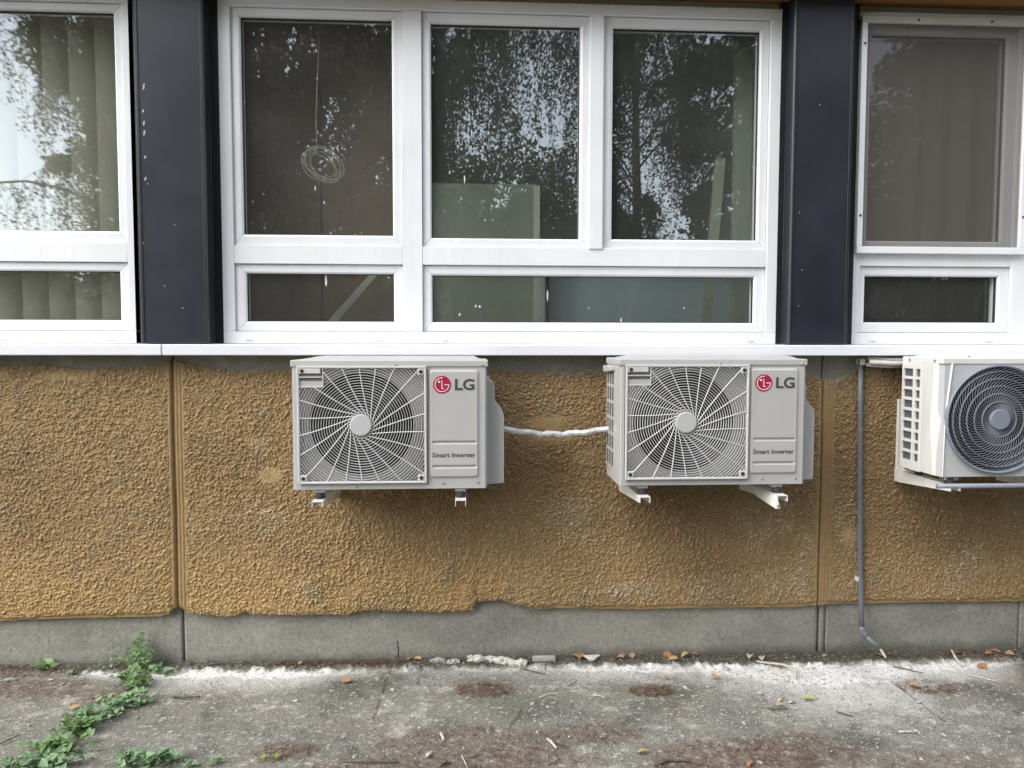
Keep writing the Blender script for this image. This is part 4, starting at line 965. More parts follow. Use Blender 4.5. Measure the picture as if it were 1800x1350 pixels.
dp = empty('drain_pipe', (1.80, -.02, .05)); tag(dp, 'thin grey drain pipe running down the wall with an angled outlet', 'pipe')
inv = Matrix.Translation((-1.80, .02, -.05))
for (nm, m, mbx) in [('tube', 'pipe', MB().tube([(1.772, -.022, 1.375), (1.777, -.022, 1.15), (1.784, -.022, .85), (1.794, -.022, .50), (1.804, -.024, .25), (1.811, -.026, .135)], .0115, 12)),
                     ('elbow', 'pipe', MB().tube([(1.811, -.026, .142), (1.813, -.026, .118), (1.822, -.032, .104), (1.828, -.036, .099)], .0142, 12)),
                     ('outlet', 'pipe', MB().tube([(1.824, -.034, .101), (1.85, -.052, .076), (1.868, -.064, .061)], .0118, 12)),
                     ('outlet_hole', 'black', MB().tube([(1.8665, -.0625, .0625), (1.8690, -.0648, .0602)], .0085, 12)),
                     ('clip', 'bracket', MB().box(1.782, 1.788, -.030, .0, .352, .372)), ('clip', 'bracket', MB().box(1.765, 1.787, -.036, 0, 1.345, 1.372))]:
    o = mbx.build(nm, m, dp, smooth=nm in ('tube', 'elbow', 'outlet')); o.matrix_parent_inverse = inv
tag(MB().tube([(1.876, -.452, .8725), (2.3, -.452, .8715), (2.85, -.452, .8705)], .0098, 12).build('drain_tube', 'blue_grey', smooth=True), 'blue grey tube lying under the ivory outdoor unit', 'tube')
hs = empty('pipe_bundle', (1.85, -.05, 1.36)); tag(hs, 'white wrapped pipes running below the sill to the ivory unit', 'pipe')
inv = Matrix.Translation((-1.85, .05, -1.36))
for (zz, yy, r_) in [(1.372, -.06, .009), (1.356, -.075, .011), (1.342, -.05, .008)]:
    o = MB().tube([(1.790, yy + .01, zz + .004), (1.83, yy, zz + .001), (1.88, yy - .006, zz - .003), (2.1, yy - .03, zz - .004)], r_, 10).build('wrapped_pipe', 'wrap', hs, smooth=True); o.matrix_parent_inverse = inv

# ------------------------------------------------------------------ weeds
def heart_leaf(L, W_):
    """arrow/heart shaped leaf lying in local xy, folded along the midrib"""
    o = [(0, .12), (-.42, 0), (-.5, .22), (-.38, .52), (-.16, .82), (0, 1.0), (.16, .82), (.38, .52), (.5, .22), (.42, 0)]
    vs = [(x * W_, y * L, .10 * abs(x) * W_ * 2 - .10 * (y - .4) ** 2 * L) for x, y in o] + [(0, .5 * L, 0)]
    fs = [(10, i, (i + 1) % 10) for i in range(10)]
    return vs, fs

def weed(name, label, base, spread, height, count, leafL, m, seed, lean=(0, 0), group='weeds in the slab joint', flat=.5):
    rnd = random.Random(seed)
    bx, by = base; o = empty(name, (bx, by, gz(bx))); tag(o, label, 'weed', group)
    inv = Matrix.Translation((-bx, -by, -gz(bx)))
    fol = MB(); stm = MB()
    count = int(count * 1.7) if count > 20 else count; spread = (spread[0] * 1.2, spread[1] * 1.15); leafL = leafL * .86 if count > 20 else leafL
    nst = max(2, count // 7); stems = []
    for k in range(nst):
        a_ = rnd.uniform(0, 6.283); d = rnd.random() ** .6
        ex, ey = bx + spread[0] * d * math.cos(a_) + lean[0], by + spread[1] * d * math.sin(a_) + lean[1]
        ez = gz(bx) + height * rnd.uniform(.35, 1) * (1 - .5 * d)
        sx, sy = bx + (ex - bx) * .25, by + (ey - by) * .25
        p = [(sx, sy, gz(bx)), ((sx + ex) / 2 + rnd.uniform(-.01, .01), (sy + ey) / 2, gz(bx) + (ez - gz(bx)) * .65), (ex, ey, ez)]
        stm.tube(p, [.0016, .0013, .0007], 5); stems.append(p)
    for k in range(count):
        p = stems[k % nst]; t = rnd.random() ** .7
        q = Vector(p[0]).lerp(Vector(p[1]), t * 2) if t < .5 else Vector(p[1]).lerp(Vector(p[2]), t * 2 - 1)
        q += Vector((rnd.uniform(-.018, .018), rnd.uniform(-.018, .018), rnd.uniform(0, .012)))
        q.z = max(q.z, gz(bx) + .006)
        L = leafL * rnd.uniform(.55, 1.2); vs, fs = heart_leaf(L, L * rnd.uniform(.7, .95))
        e = Euler((rnd.uniform(-.2, 1.0) * (1 - flat) + rnd.uniform(-.25, .45), rnd.uniform(-.5, .5), rnd.uniform(0, 6.283))).to_matrix()
        fol.add([q + e @ Vector(v_) for v_ in vs], fs)
    f = link('foliage', fol.mesh('foliage'), m, o); f.matrix_parent_inverse = inv; f['kind'] = 'stuff'
    s_ = link('stems', stm.mesh('stems'), 'weed', o); s_.matrix_parent_inverse = inv; s_['kind'] = 'stuff'
    return o
weed('weed', 'bushy green weed climbing against the grey plinth at the left', (-1.44, -.05), (.075, .06), .21, 95, .024, 'weed', 3, lean=(.02, .02), flat=.2)
weed('weed', 'dense green creeping weed just in front of the bushy one', (-1.40, -.17), (.085, .08), .075, 110, .028, 'weed', 4)
weed('weed', 'large leaved seedling right of the bushy weed near the plinth', (-1.325, -.055), (.045, .03), .05, 9, .050, 'weed2', 5)
weed('weed', 'wispy stems of a thin weed on the plinth', (-1.60, -.02), (.10, .02), .19, 24, .018, 'weed', 6, lean=(.05, 0), flat=.1)
weed('weed', 'pale green creeping weed beside the two yellow leaves', (-1.33, -.35), (.12, .08), .05, 85, .032, 'weed2', 7)
weed('weed', 'green creeping weed in the middle of the joint', (-1.42, -.45), (.11, .07), .05, 80, .030, 'weed2', 8)
weed('weed', 'dark green weed clump low in the left foreground', (-1.425, -.57), (.08, .06), .07, 75, .032, 'weed', 9)
weed('weed', 'bright green weed spilling out of the bottom left corner', (-1.43, -.69), (.12, .07), .055, 80, .034, 'weed', 10)
weed('weed', 'low green weed touching the bottom edge at the left', (-1.42, -.79), (.13, .05), .05, 70, .034, 'weed2', 17)
weed('weed', 'rounded green weed clump at the bottom edge', (-1.10, -.79), (.085, .06), .06, 65, .040, 'weed2', 11)
weed('weed', 'small seedling at the bottom edge right of the rounded clump', (-.945, -.81), (.02, .02), .03, 8, .028, 'weed2', 12)
weed('weed', 'second small seedling at the bottom edge', (-.87, -.815), (.03, .02), .035, 9, .028, 'weed2', 13)
weed('weed', 'yellow green seedling at the bottom edge', (-.685, -.80), (.02, .02), .02, 4, .032, 'weed3', 14)
weed('weed', 'flat dark leaves of a weed at the far left of the plinth', (-1.84, -.01), (.08, .02), .03, 12, .046, 'weed', 15, flat=.9)
weed('weed', 'single small plant on the lime strip at the left', (-1.70, -.06), (.015, .02), .03, 5, .034, 'weed2', 16)

# ------------------------------------------------------------------ fallen leaves
LEAF = [(-0.268, 0.0), (-0.226, 0.0), (-0.514, -0.186), (0.485, -0.01), (0.512, 0.005), (0.703, 0.0), (0.749, 0.0), (0.687, -0.032), (0.908, 0.01), (0.912, -0.019), (0.926, -0.045), (0.993, -0.011), (1.04, 0.0), (0.848, -0.216), (1.066, -0.217), (1.283, -0.039), (1.382, -0.429), (1.245, -0.475), (1.947, -0.056), (1.878, -0.343), (2.36, -0.03), (2.41, -0.05), (2.46, -0.02), (2.50, -0.06), (2.27, -0.04), (1.882, -0.053), (-1.534, -0.381), (-1.352, -0.445), (0.614, -0.801), (0.963, -0.896), (-0.083, -0.846), (1.333, -0.061), (-0.74, -0.02), (-2.0, -.01), (2.30, -.16), (2.55, -.10), (2.44, -.09)]
LC = 'o y o y o o t t o o y y t y y p g y o t o o o t o p y y y o t p t o o o t'.split()
CN = {'o': ('orange', 'fall_orange'), 'y': ('yellow', 'fall_yellow'), 't': ('tan', 'fall_tan'), 'g': ('yellow green', 'fall_green'), 'p': ('pale', 'fall_pale')}
def leaf_where(x, y):
    if y > -.07:
        if x < -1.5: return 'at the foot of the plinth, far left'
        if x < 0: return 'at the foot of the plinth below the left unit'
        if x < 1.5: return 'at the foot of the plinth below the middle unit'
        if x < 2.05: return 'at the foot of the plinth beside the pipe outlet'
        return 'in the drift at the right end of the plinth'
    if x < -1.2: return 'beside the weeds'
    if x < 0: return 'on the concrete in the left half'
    if y < -.6: return 'near the bottom edge of the pavement'
    if x < 1.5: return 'on the lime stain below the middle unit'
    if x < 2: return 'on the brown patch below the pipe'
    return 'on the pavement near the right edge'
def leaf_mesh(seed):
    rnd = random.Random(seed); L = 1.0; W_ = rnd.uniform(.62, .8); n = 9
    top = []
    for i in range(n):
        t = i / (n - 1); w = W_ * .5 * math.sin(math.pi * t ** .75) ** .8 * (1 - .12 * (i % 2))
        top.append((t, w))
    vs = []; curl = rnd.uniform(.15, .5); tw = rnd.uniform(-.4, .4)
    for t, w in top:
        zc = .25 * curl * math.sin(math.pi * t)
        vs += [((t - .5) * L, w, zc + curl * w + tw * w * t), ((t - .5) * L, 0, zc), ((t - .5) * L, -w, zc + curl * w * .8 - tw * w * t)]
    fs = []
    for i in range(n - 1):
        fs += [(i * 3, i * 3 + 1, i * 3 + 4, i * 3 + 3), (i * 3 + 1, i * 3 + 2, i * 3 + 5, i * 3 + 4)]
    me = bpy.data.meshes.new('fallen_leaf'); me.from_pydata([tuple(v_) for v_ in vs], [], fs); me.shade_smooth(); return me
leafm = {}
for k, ((x, y), cc) in enumerate(zip(LEAF, LC)):
    key = (k % 4, cc)
    if key not in leafm:
        me = leaf_mesh(k % 4 + 50); me.materials.append(M[CN[cc][1]]); leafm[key] = me
    o = bpy.data.objects.new('fallen_leaf', leafm[key]); col.objects.link(o)
    s_ = random.uniform(.034, .050); o.scale = (s_, s_, s_)
    lift = .014 if y > -.08 else .004
    o.location = (x, min(y, .0), gz(x) + lift + .008); o.rotation_euler = (random.uniform(-.35, .6), random.uniform(-.4, .4), random.uniform(0, 6.28))
    tag(o, '%s fallen leaf %s' % (CN[cc][0], leaf_where(x, y)), 'leaf', 'fallen %s leaves %s' % (CN[cc][0], leaf_where(x, y)))

# ------------------------------------------------------------------ plaster chips
def rock_mesh(seed, flat=.5, name='plaster_chip', sub=1):
    rnd = random.Random(seed); bm = bmesh.new(); bmesh.ops.create_icosphere(bm, subdivisions=sub, radius=.5)
    for v_ in bm.verts:
        f_ = rnd.uniform(.65, 1.2); v_.co = Vector((v_.co.x * f_ * 1.25, v_.co.y * f_ * rnd.uniform(.7, 1.0), v_.co.z * f_ * flat))
    me = bpy.data.meshes.new(name); bm.to_mesh(me); bm.free(); return me
chipm = [rock_mesh(80 + k, .45) for k in range(6)]
for me in chipm: me.materials.append(M['chip'])
CHIP = [(-0.135, -0.01, 2.2), (-0.066, -0.02, 2), (1.148, -0.123, 1.6), (1.202, -0.364, 1.3), (1.228, -0.401, 0.9), (1.262, -0.428, 1.7), (1.305, -0.445, 1.5), (1.127, -0.516, 0.7), (1.05, -0.602, 1), (1.009, -0.296, 1.1), (1.454, -0.036, 1), (1.64, -0.02, 1), (0.912, -0.296, 0.9), (-0.69, -0.346, 1), (-0.313, -0.261, 1.1), (-0.177, -0.247, 0.6), (-0.183, -0.582, 0.6), (-0.916, -0.053, 1.1), (-0.397, -0.775, 0.7), (1.24, -0.466, 0.6), (1.298, -0.493, 0.8), (1.53, -0.693, 0.6), (1.822, -0.463, 0.7), (1.761, -0.726, 0.9), (1.675, -0.696, 1), (0.314, -0.439, 0.6), (0.256, -0.55, 0.6), (0.302, -0.548, 0.6), (0.791, -0.521, 0.7), (0.257, -0.636, 0.7), (0.029, -0.525, 0.6), (-1.927, -0.11, 1.8), (-1.765, -0.108, 1), (-1.694, -0.155, 1), (-1.643, -0.498, 0.6), (-1.521, -0.453, 0.5), (-0.901, -0.42, 0.5), (-0.87, -0.603, 0.7), (0.796, -0.769, 0.6), (1.156, -0.746, 0.7), (1.581, -0.88, 0.7), (1.751, -0.878, 0.6), (1.47, -0.794, 0.6), (1.006, -0.877, 0.8), (1.102, -0.409, 0.6)]
def chip_where(x, y, s_):
    sz = 'large' if s_ > 1.25 else 'small' if s_ < .75 else 'medium'
    if y > -.2 and x < 0: w = 'by the plinth in the left half'
    elif y > -.2: w = 'by the plinth in the right half'
    elif x < -1.2: w = 'left of the weeds'
    elif x < 0: w = 'on the concrete in the left half'
    elif x < .95: w = 'on the concrete in the middle'
    elif x < 1.45 and y > -.56: w = 'at the front of the white lime spill'
    else: w = 'on the concrete at the right'
    return '%s white plaster chip %s' % (sz, w), '%s plaster chips %s' % (sz, w)
for k, (x, y, s_) in enumerate(CHIP):
    o = bpy.data.objects.new('plaster_chip', chipm[k % 6]); col.objects.link(o)
    q = .021 * s_ * random.uniform(.85, 1.15); o.scale = (q * 1.15, q, q)
    o.location = (x, y, gz(x) + q * .16 + (.010 if y > -.06 else .001)); o.rotation_euler = (random.uniform(-.3, .3), random.uniform(-.3, .3), random.uniform(0, 6.28))
    lb, gr = chip_where(x, y, s_); tag(o, lb, 'plaster chip', gr)
# long crusts of mortar and two flat shards at the foot of the plinth
def crust(path, r, label, m='crust', seed=1):
    rnd = random.Random(seed); pts = []
    for (p, q) in zip(path[:-1], path[1:]):
        for i in range(5): pts.append(Vector(p).lerp(Vector(q), i / 5))
    pts.append(Vector(path[-1]))
    mb = MB().tube([(p.x, p.y, p.z) for p in pts], [r * rnd.uniform(.6, 1.25) for _ in pts], 8)
    mb.v = [(x + rnd.uniform(-.3, .3) * r, y + rnd.uniform(-.3, .3) * r, z * 1.0 + rnd.uniform(-.35, .3) * r) for x, y, z in mb.v]
    return tag(mb.build('mortar_crust', m), label, 'mortar')
crust([(-.002, -.01, .018), (.071, -.005, .020), (.148, -.022, .016), (.209, -.045, .012), (.262, -.046, .014)], .017, 'long pale mortar crust lying along the plinth below the left unit', 'chip', 3)
crust([(-.17, -.01, .013), (-.10, -.016, .013)], .013, 'grey mortar crumb right of two orange leaves', 'crust', 4)
crust([(-.095, -.028, .012), (-.04, -.024, .012)], .013, 'grey mortar crumb just left of the long pale crust', 'crust', 5)
tag(MB().prism_x([(-.025, .006), (-.004, .008), (-.006, .030), (-.022, .028)], .290, .395).build('mortar_shard', 'crust', bevel=.003), 'grey bar shaped mortar shard at the foot of the plinth', 'mortar')
tag(MB().add([(.518, -.004, .026), (.602, -.006, .028), (.572, -.036, .016), (.548, -.034, .016), (.520, -.004, .018), (.600, -.006, .020), (.570, -.034, .008), (.548, -.032, .008)],
    [(0, 3, 2, 1), (4, 5, 6, 7), (0, 1, 5, 4), (1, 2, 6, 5), (2, 3, 7, 6), (3, 0, 4, 7)]).build('mortar_shard', 'chip', bevel=.002), 'flat white triangular shard beside a yellow leaf', 'mortar')

# ------------------------------------------------------------------ twigs
TWIG = [[(-1.191, -0.299), (-1.131, -0.312), (-1.079, -0.305)], [(0.514, -0.357), (0.539, -0.363), (0.556, -0.384)], [(0.291, -0.37), (0.324, -0.342), (0.372, -0.334)], [(0.159, -0.575), (0.191, -0.52), (0.206, -0.466)], [(0.634, -0.885), (0.697, -0.857), (0.767, -0.868)], [(0.272, -0.862), (0.319, -0.829)], [(0.289, -0.698), (0.313, -0.762)], [(2.181, -0.232), (2.276, -0.316)], [(2.209, -0.151), (2.22, -0.06)], [(1.903, -0.134), (1.955, -0.179), (1.993, -0.21)], [(-1.662, -0.642), (-1.63, -0.577)], [(1.602, -0.701), (1.672, -0.705)], [(0.232, -0.086), (0.338, -0.155)], [(1.359, -0.074), (1.388, -0.13), (1.426, -0.12)], [(-0.1, -0.641), (-0.088, -0.69)], [(-0.144, -0.8), (-0.125, -0.768)], [(-0.022, -0.788), (-0.006, -0.857)], [(0.742, -0.852), (0.799, -0.894)], [(0.303, -0.707), (0.348, -0.752)], [(1.443, -0.538), (1.491, -0.577)], [(1.182, -0.505), (1.263, -0.505)], [(0.423, -0.269), (0.463, -0.223)], [(2.148, -0.558), (2.163, -0.6)], [(-0.435, -0.809), (-0.239, -0.827)], [(-1.154, -0.028), (-1.074, -.005), (-0.958, -.01)], [(-1.795, -0.051), (-1.777, -.005)]]
PALE = {2, 6, 7, 8, 11, 14, 15, 16, 1}
TR = {0: .004, 4: .005, 6: .0055, 8: .006, 14: .006, 15: .0065, 11: .0035}
def twig_where(k, pth):
    x, y = pth[0]; tone = 'pale' if k in PALE else 'dark'; ln = math.dist(pth[0], pth[-1])
    sz = 'long' if ln > .1 else 'short' if ln < .06 else 'medium'
    w = 'along the plinth' if y > -.1 else 'near the bottom edge' if y < -.6 else 'in the middle of the pavement'
    sd = 'left of the weeds' if x < -1.5 else 'in the left half' if x < 0 else 'in the centre right' if x < 1.2 else 'at the right'
    s_ = '%s %s twig %s %s' % (sz, tone, w, sd); return s_
for k, pth in enumerate(TWIG):
    r_ = TR.get(k, .0026); pts = []
    for (p, q) in zip(pth[:-1], pth[1:]):
        for i in range(3): pts.append((p[0] + (q[0] - p[0]) * i / 3 + random.uniform(-.002, .002), p[1] + (q[1] - p[1]) * i / 3 + random.uniform(-.002, .002)))
    pts.append(pth[-1])
    up = .03 if k == 8 else 0
    P3 = [(x, min(y, -.004), gz(x) + r_ + .004 + (.012 if y > -.08 else 0) + random.uniform(0, .003) + up * i / len(pts)) for i, (x, y) in enumerate(pts)]
    o = MB().tube(P3, [r_ * (1.1 - .5 * i / len(P3)) for i in range(len(P3))], 6).build('twig', 'palestick' if k in PALE else 'twig', smooth=True)
    tag(o, twig_where(k, pth), 'twig', 'twigs: ' + twig_where(k, pth))
tag(MB().tube([(1.30, -.075, .008), (1.36, -.10, .008), (1.40, -.115, .009), (1.428, -.150, .009), (1.425, -.20, .009), (1.405, -.246, .008)], [.004, .005, .006, .0065, .0065, .006], 8).build('curved_stick', 'palestick', smooth=True), 'curved pale stick lying on the white lime', 'twig')
tag(MB().tube([(1.876, -.072, .050), (1.886, -.090, .030), (1.890, -.095, .018)], .0055, 8).build('pale_stub', 'palestick', smooth=True), 'short pale stub just below the pipe outlet', 'stick')

# ------------------------------------------------------------------ loose litter that nobody could count
def scatter_needles():
    N = 5200; V = []; F = []
    cl = [(-1.78, -.2, .24, .08, 1), (-1.95, -.04, .3, .04, 1), (-1.42, -.25, .10, .12, .7), (-.645, -.73, .12, .06, .6), (.064, -.287, .12, .07, 1.2), (.02, -.74, .36, .16, 2.2), (-.3, -.9, .3, .1, 1), (.76, -.324, .10, .05, .9),
          (.456, -.655, .2, .08, .8), (.21, -.86, .25, .12, 1.2), (.93, -.85, .3, .13, 2), (1.15, -.8, .25, .12, 1.5), (1.96, -.337, .16, .07, 1.2), (1.5, -.93, .4, .13, 1), (2.3, -.04, .3, .035, 1.2), (-.72, -.015, .16, .03, 1.2), (-.42, -.015, .16, .025, 1), (.4, -.02, .9, .02, .6), (1.6, -.03, .5, .02, .6)]
    w = np.array([c[4] for c in cl]); idx = rng.choice(len(cl), N, p=w / w.sum())
    for i in idx:
        cx_, cy_, rx, ry, _ = cl[i]; a_ = rng.uniform(0, 6.283); d = math.sqrt(rng.random())
        x, y = cx_ + rx * d * math.cos(a_), min(cy_ + ry * d * math.sin(a_), -.002)
        L = rng.uniform(.010, .030); t = rng.uniform(0, 6.283); wd = rng.uniform(.0006, .0013)
        z = gz(x) + rng.uniform(.006, .011) + (.012 if y > -.05 else 0); dz = rng.uniform(-.003, .006)
        dx, dy = L / 2 * math.cos(t), L / 2 * math.sin(t); nx_, ny_ = -wd * math.sin(t), wd * math.cos(t); k = len(V)
        V += [(x - dx - nx_, y - dy - ny_, z), (x - dx + nx_, y - dy + ny_, z + .0006), (x + dx + nx_, y + dy + ny_, z + dz + .0006), (x + dx - nx_, y + dy - ny_, z + dz)]
        F.append((k, k + 1, k + 2, k + 3))
    tag(link('needle_litter', arrays_mesh('needle_litter', V, F, False), 'needles'), 'rusty brown needle litter scattered on the pavement', 'litter', kind='stuff')
    N = 6500; V = []; F = []
    oct_ = [(1, 0, 0), (-1, 0, 0), (0, 1, 0), (0, -1, 0), (0, 0, .7), (0, 0, -.7)]; of = [(0, 2, 4), (2, 1, 4), (1, 3, 4), (3, 0, 4), (2, 0, 5), (1, 2, 5), (3, 1, 5), (0, 3, 5)]
    for i in range(N):
        if rng.random() < .25: x, y = rng.normal(1.35, .3), rng.uniform(-.65, -.05)
        elif rng.random() < .2: x, y = rng.uniform(-2.2, 2.6), rng.uniform(-.08, -.005)
        else: x, y = rng.uniform(-2.2, 2.6), rng.uniform(-1.1, -.02)
        r_ = .0011 + .0042 * rng.random() ** 4.0; t = rng.uniform(0, 6.283); k = len(V)
        z = gz(x) + r_ * .4 + .003 + (.010 if y > -.05 else 0); sx, sy = rng.uniform(.7, 1.5), rng.uniform(.7, 1.3)
        for (a_, b_, c_) in oct_:
            a2, b2 = a_ * sx * r_, b_ * sy * r_; V.append((x + a2 * math.cos(t) - b2 * math.sin(t), y + a2 * math.sin(t) + b2 * math.cos(t), z + c_ * r_))
        F += [(p + k, q + k, r2 + k) for p, q, r2 in of]
    tag(link('fine_gravel', arrays_mesh('fine_gravel', V, F, False), 'gravel'), 'fine pale grit strewn over the grey pavement', 'grit', kind='stuff')
scatter_needles()

# ------------------------------------------------------------------ trees opposite the wall (seen reflected in the panes)
def leaves_mesh(P, size, rg, name='crown', hang=0.0, aspect=.62):
    P = np.asarray(P); n = len(P)
    a_ = rg.normal(size=(n, 3)); a_[:, 2] -= hang; a_ /= np.linalg.norm(a_, axis=1)[:, None]
    b_ = rg.normal(size=(n, 3)); b_ -= (b_ * a_).sum(1)[:, None] * a_; b_ /= np.linalg.norm(b_, axis=1)[:, None]
    s_ = size * rg.uniform(.6, 1.25, n)[:, None]
    V = np.stack([P, P + a_ * s_ * .45 + b_ * s_ * aspect * .5, P + a_ * s_, P + a_ * s_ * .45 - b_ * s_ * aspect * .5], 1).reshape(-1, 3)
    return arrays_mesh(name, V, np.arange(4 * n).reshape(-1, 4), False)

def birch(label, x, y, h, seed, nbranch=30, strands=7, trunk_r=.14, reach=.33, lean=0.0, low=.22, dens=1.0, leaf=.05, bark='birch', lm='birch_leaf', name='birch_tree', hangmul=1.0):
    rg = np.random.default_rng(seed); t = empty(name, (x, y, -.05)); tag(t, label, 'tree')
    trunk = MB(); n = 12; tp = [(lean * (i / n) ** 1.5 * h + .04 * math.sin(i * 1.3 + seed), .05 * math.sin(i * .9 + seed), h * i / n) for i in range(n + 1)]
    trunk.tube(tp, [trunk_r * (1 - .9 * i / n) + .01 for i in range(n + 1)], 9); trunk.build('trunk', bark, t, smooth=True)
    limbs = MB(); P = []
    for k in range(nbranch):
        f = low + (1 - low) * (k + rg.random()) / nbranch * .97; i = f * n; i0 = int(i); p0 = Vector(tp[i0]).lerp(Vector(tp[min(i0 + 1, n)]), i - i0)
        az_ = rg.uniform(0, 6.283); L = reach * h * (1.1 - f * .75) * rg.uniform(.65, 1.15); rise = L * rg.uniform(.25, .6)
        pts = []
        for j in range(7):
            q = j / 6; pts.append(p0 + Vector((math.cos(az_) * L * q, math.sin(az_) * L * q, rise * math.sin(q * 2.2) - .25 * L * q * q)))
        limbs.tube(pts, [trunk_r * .24 * (1 - f * .6) * (1 - .85 * j / 6) + .003 for j in range(7)], 5)
        for s_ in range(int(strands * (1 + (1 - f) * .8))):
            q = rg.uniform(.25, 1) * 6; j0 = min(int(q), 5); b0 = pts[j0].lerp(pts[j0 + 1], q - j0)
            sl = rg.uniform(.5, 1.9) * hangmul * min(1, h / 8); d = Vector((rg.normal() * .3, rg.normal() * .3, 0))
            e = b0 + d + Vector((0, 0, -sl)); m_ = b0 + d * .8 + Vector((0, 0, .02 - sl * .3))
            if e.z < .8: e.z = .8
            limbs.tube([b0, m_, e], [.006, .0045, .002], 3, False)
            nl = int(sl * 38 * dens); u = rg.random(nl) ** .8
            B0, Mm, E = np.array(b0), np.array(m_), np.array(e)
            Q = ((1 - u)[:, None] ** 2) * B0 + (2 * u * (1 - u))[:, None] * Mm + (u ** 2)[:, None] * E
            P.append(Q + rg.normal(size=Q.shape) * .055)
    link('limbs', limbs.mesh('limbs'), bark if bark != 'birch' else 'bark', t)
    c = link('crown', leaves_mesh(np.concatenate(P), leaf, rg, hang=.9), lm, t); c['kind'] = 'stuff'
    return t

def broad(label, x, y, h, r, seed, count, leaf, lm, name='broadleaf_tree', base=.12, clumps=60):
    rg = np.random.default_rng(seed); t = empty(name, (x, y, -.05)); tag(t, label, 'tree')
    MB().tube([(0, 0, 0), (.08, .05, h * .3), (0, 0, h * .62), (.05, 0, h * .85)], [h * .028, h * .022, h * .012, .02], 8).build('trunk', 'bark', t, smooth=True)
    C = rg.normal(size=(clumps, 3)); C /= np.linalg.norm(C, axis=1)[:, None]; C *= (rg.random(clumps) ** .45)[:, None]
    C = C * np.array([r, r, h * (1 - base) / 2]) + np.array([0, 0, h * (base + (1 - base) / 2)])
    lb = MB()
    for c_ in C[::3]: lb.tube([(0, 0, max(.3, float(c_[2]) * .55)), tuple((c_ * .6 + np.array([0, 0, c_[2] * .3]))), tuple(c_)], [.05, .03, .01], 4, False)
    lb.build('limbs', 'bark', t)
    k = rg.integers(0, clumps, count); cr = rg.uniform(.5, 1.1, clumps) * r * .30
    D_ = rg.normal(size=(count, 3)); D_ /= np.linalg.norm(D_, axis=1)[:, None]
    P = C[k] + D_ * (cr[k] * rg.random(count) ** .4)[:, None] * np.array([1, 1, .75]); P[:, 2] = np.maximum(P[:, 2], .15)
    c = link('crown', leaves_mesh(P, leaf, rg), lm, t); c['kind'] = 'stuff'
    return t

def spruce(label, x, y, h, r, seed, lm='spruce', name='spruce_tree', tiers=22):
    rg = np.random.default_rng(seed); t = empty(name, (x, y, -.05)); tag(t, label, 'tree')
    MB().tube([(0, 0, 0), (0, 0, h * .5), (0, 0, h)], [.16, .1, .01], 8).build('trunk', 'bark', t, smooth=True)
    limbs = MB(); P = []
    for k in range(tiers):
        z = h * (.06 + .92 * k / tiers); L0 = r * (1 - k / tiers) ** .8 + .1
        for j in range(9):
            az_ = rg.uniform(0, 6.283); L = L0 * rg.uniform(.75, 1.1); tip = Vector((math.cos(az_) * L, math.sin(az_) * L, z - .22 * L + rg.uniform(-.1, .1)))
            limbs.tube([(0, 0, z), tuple(tip)], [.02, .004], 3, False)
            n = int(130 * L / r) + 20; u = rg.random(n) ** .6; side = np.array((-math.sin(az_), math.cos(az_), 0))
            B = np.array((0, 0, z)) * (1 - u)[:, None] + np.array(tip) * u[:, None]
            P.append(B + side * (rg.normal(size=n) * .16 * L * (1.1 - u * .6))[:, None] + np.array((0, 0, -1)) * (rg.random(n) ** 2 * .22)[:, None])
    limbs.build('limbs', 'bark', t)
    c = link('crown', leaves_mesh(np.concatenate(P), .15, rg, hang=1.0, aspect=.16), lm, t); c['kind'] = 'stuff'
    return t

birch('weeping birch reflected with its trunk in the centre pane', -.50, -10.0, 11.0, 5, nbranch=50, strands=20, trunk_r=.20, reach=.29, low=.30, leaf=.070, dens=1.4)
birch('weeping birch reflected in the right pane of the middle window', 3.3, -11.5, 10.5, 15, nbranch=48, strands=20, trunk_r=.12, reach=.26, low=.2, leaf=.070, dens=1.4)
birch('thinly leaved tree with bare branches reflected in the left window', -5.9, -10.2, 9.5, 25, nbranch=40, strands=20, trunk_r=.18, reach=.34, low=.34, dens=.9, leaf=.062, bark='bark', lm='brown_leaf', name='bare_tree')
broad('brownish dense tree reflected in the left pane of the middle window', -2.8, -7.8, 8.8, 2.0, 35, 46000, .12, 'brown_leaf', clumps=120)
broad('brown leaved tree reflected in the right half of the left window', -6.15, -10.6, 9.5, 1.25, 49, 30000, .10, 'brown_leaf', clumps=90, base=.3)
broad('dense dark tree reflected at the right side of the middle window', 4.9, -9.0, 8.8, 1.6, 45, 36000, .12, 'dark_leaf', clumps=110)
broad('dark leafy tree standing behind the spruce', 10.6, -12.0, 10.5, 2.9, 47, 34000, .15, 'dark_leaf', clumps=110)
spruce('dark spruce reflected in the screened right window', 8.5, -8.6, 9.5, 3.3, 55, tiers=30)
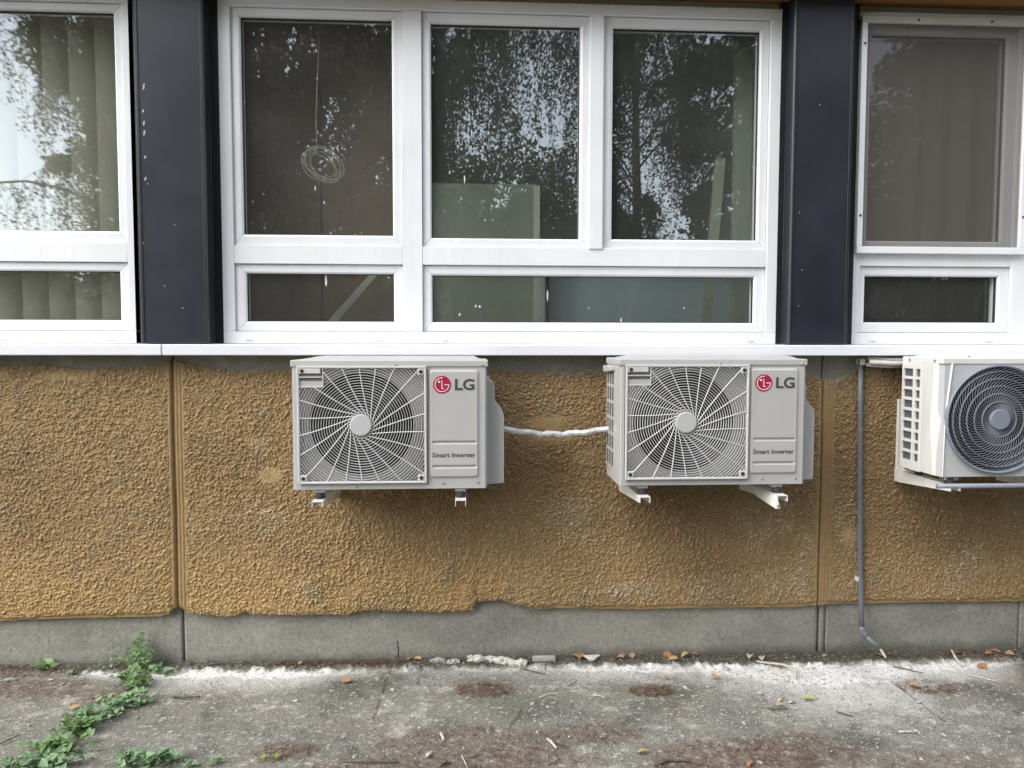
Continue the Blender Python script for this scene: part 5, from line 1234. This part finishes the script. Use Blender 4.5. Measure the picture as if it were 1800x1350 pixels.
for k, (x, y, h, r_, lm) in enumerate([(.7, -22, 8.0, 3.6, 'lime_leaf'), (4.5, -25, 6.2, 3.2, 'lime_leaf'), (-7.5, -26, 6.6, 3.4, 'dark_leaf'), (-14.5, -25, 5.2, 3.6, 'lime_leaf'), (11.5, -24, 7.5, 3.6, 'dark_leaf'), (18.5, -25, 8.5, 3.8, 'lime_leaf'), (-22, -26, 6.0, 4, 'dark_leaf')]):
    broad(['rounded light green tree in the distance behind the birches, reflected in the centre pane', 'light green far tree reflected below the birch in the right pane', 'dark far tree reflected behind the brownish tree', 'low far tree reflected at the bottom of the left window', 'dark far tree behind the dense dark tree', 'light green far tree behind the spruce', 'dark far tree at the far left of the row'][k], x, y, h, r_, 60 + k, 24000 if k == 0 else 11000, .20, lm, base=.02, clumps=110 if k == 0 else 70)

def hedge():
    rg = np.random.default_rng(99); t = empty('hedge', (0, -16, -.05)); tag(t, 'long dark clipped hedge on the far side of the lawn, reflected in the low panes', 'hedge')
    n = 110000; x = rg.uniform(-24, 24, n); top = 3.2 + .35 * np.sin(x * .9) + .25 * np.sin(x * 2.3 + 1)
    P = np.stack([x, .9 * rg.normal(size=n) * .5, rg.random(n) ** .8 * top], 1)
    c = link('foliage', leaves_mesh(P, .26, rg, name='foliage'), 'dark_leaf', t); c['kind'] = 'stuff'
    for i in range(12): MB().tube([(-22 + 4 * i, 0, 0), (-22 + 4 * i + .2, 0, 1.6)], [.06, .03], 6).build('stem', 'bark', t)
hedge()

# ------------------------------------------------------------------ where several small things share a description, say which one by its order
ORD = ['', 'second', 'third', 'fourth', 'fifth', 'sixth', 'seventh', 'eighth', 'ninth']
same = {}
for o in bpy.data.objects:
    if o.parent is None and o.name.split('.')[0] in ('plaster_chip', 'fallen_leaf', 'twig'): same.setdefault(o['label'], []).append(o)
for lb, os_ in same.items():
    if len(os_) > 1:
        os_.sort(key=lambda o: o.location.x if o.name.split('.')[0] != 'twig' else o.data.vertices[0].co.x)
        for i, o in enumerate(os_):
            o['label'] = lb + (', leftmost' if i == 0 else ', rightmost' if i == len(os_) - 1 else ', %s from left' % ORD[i])
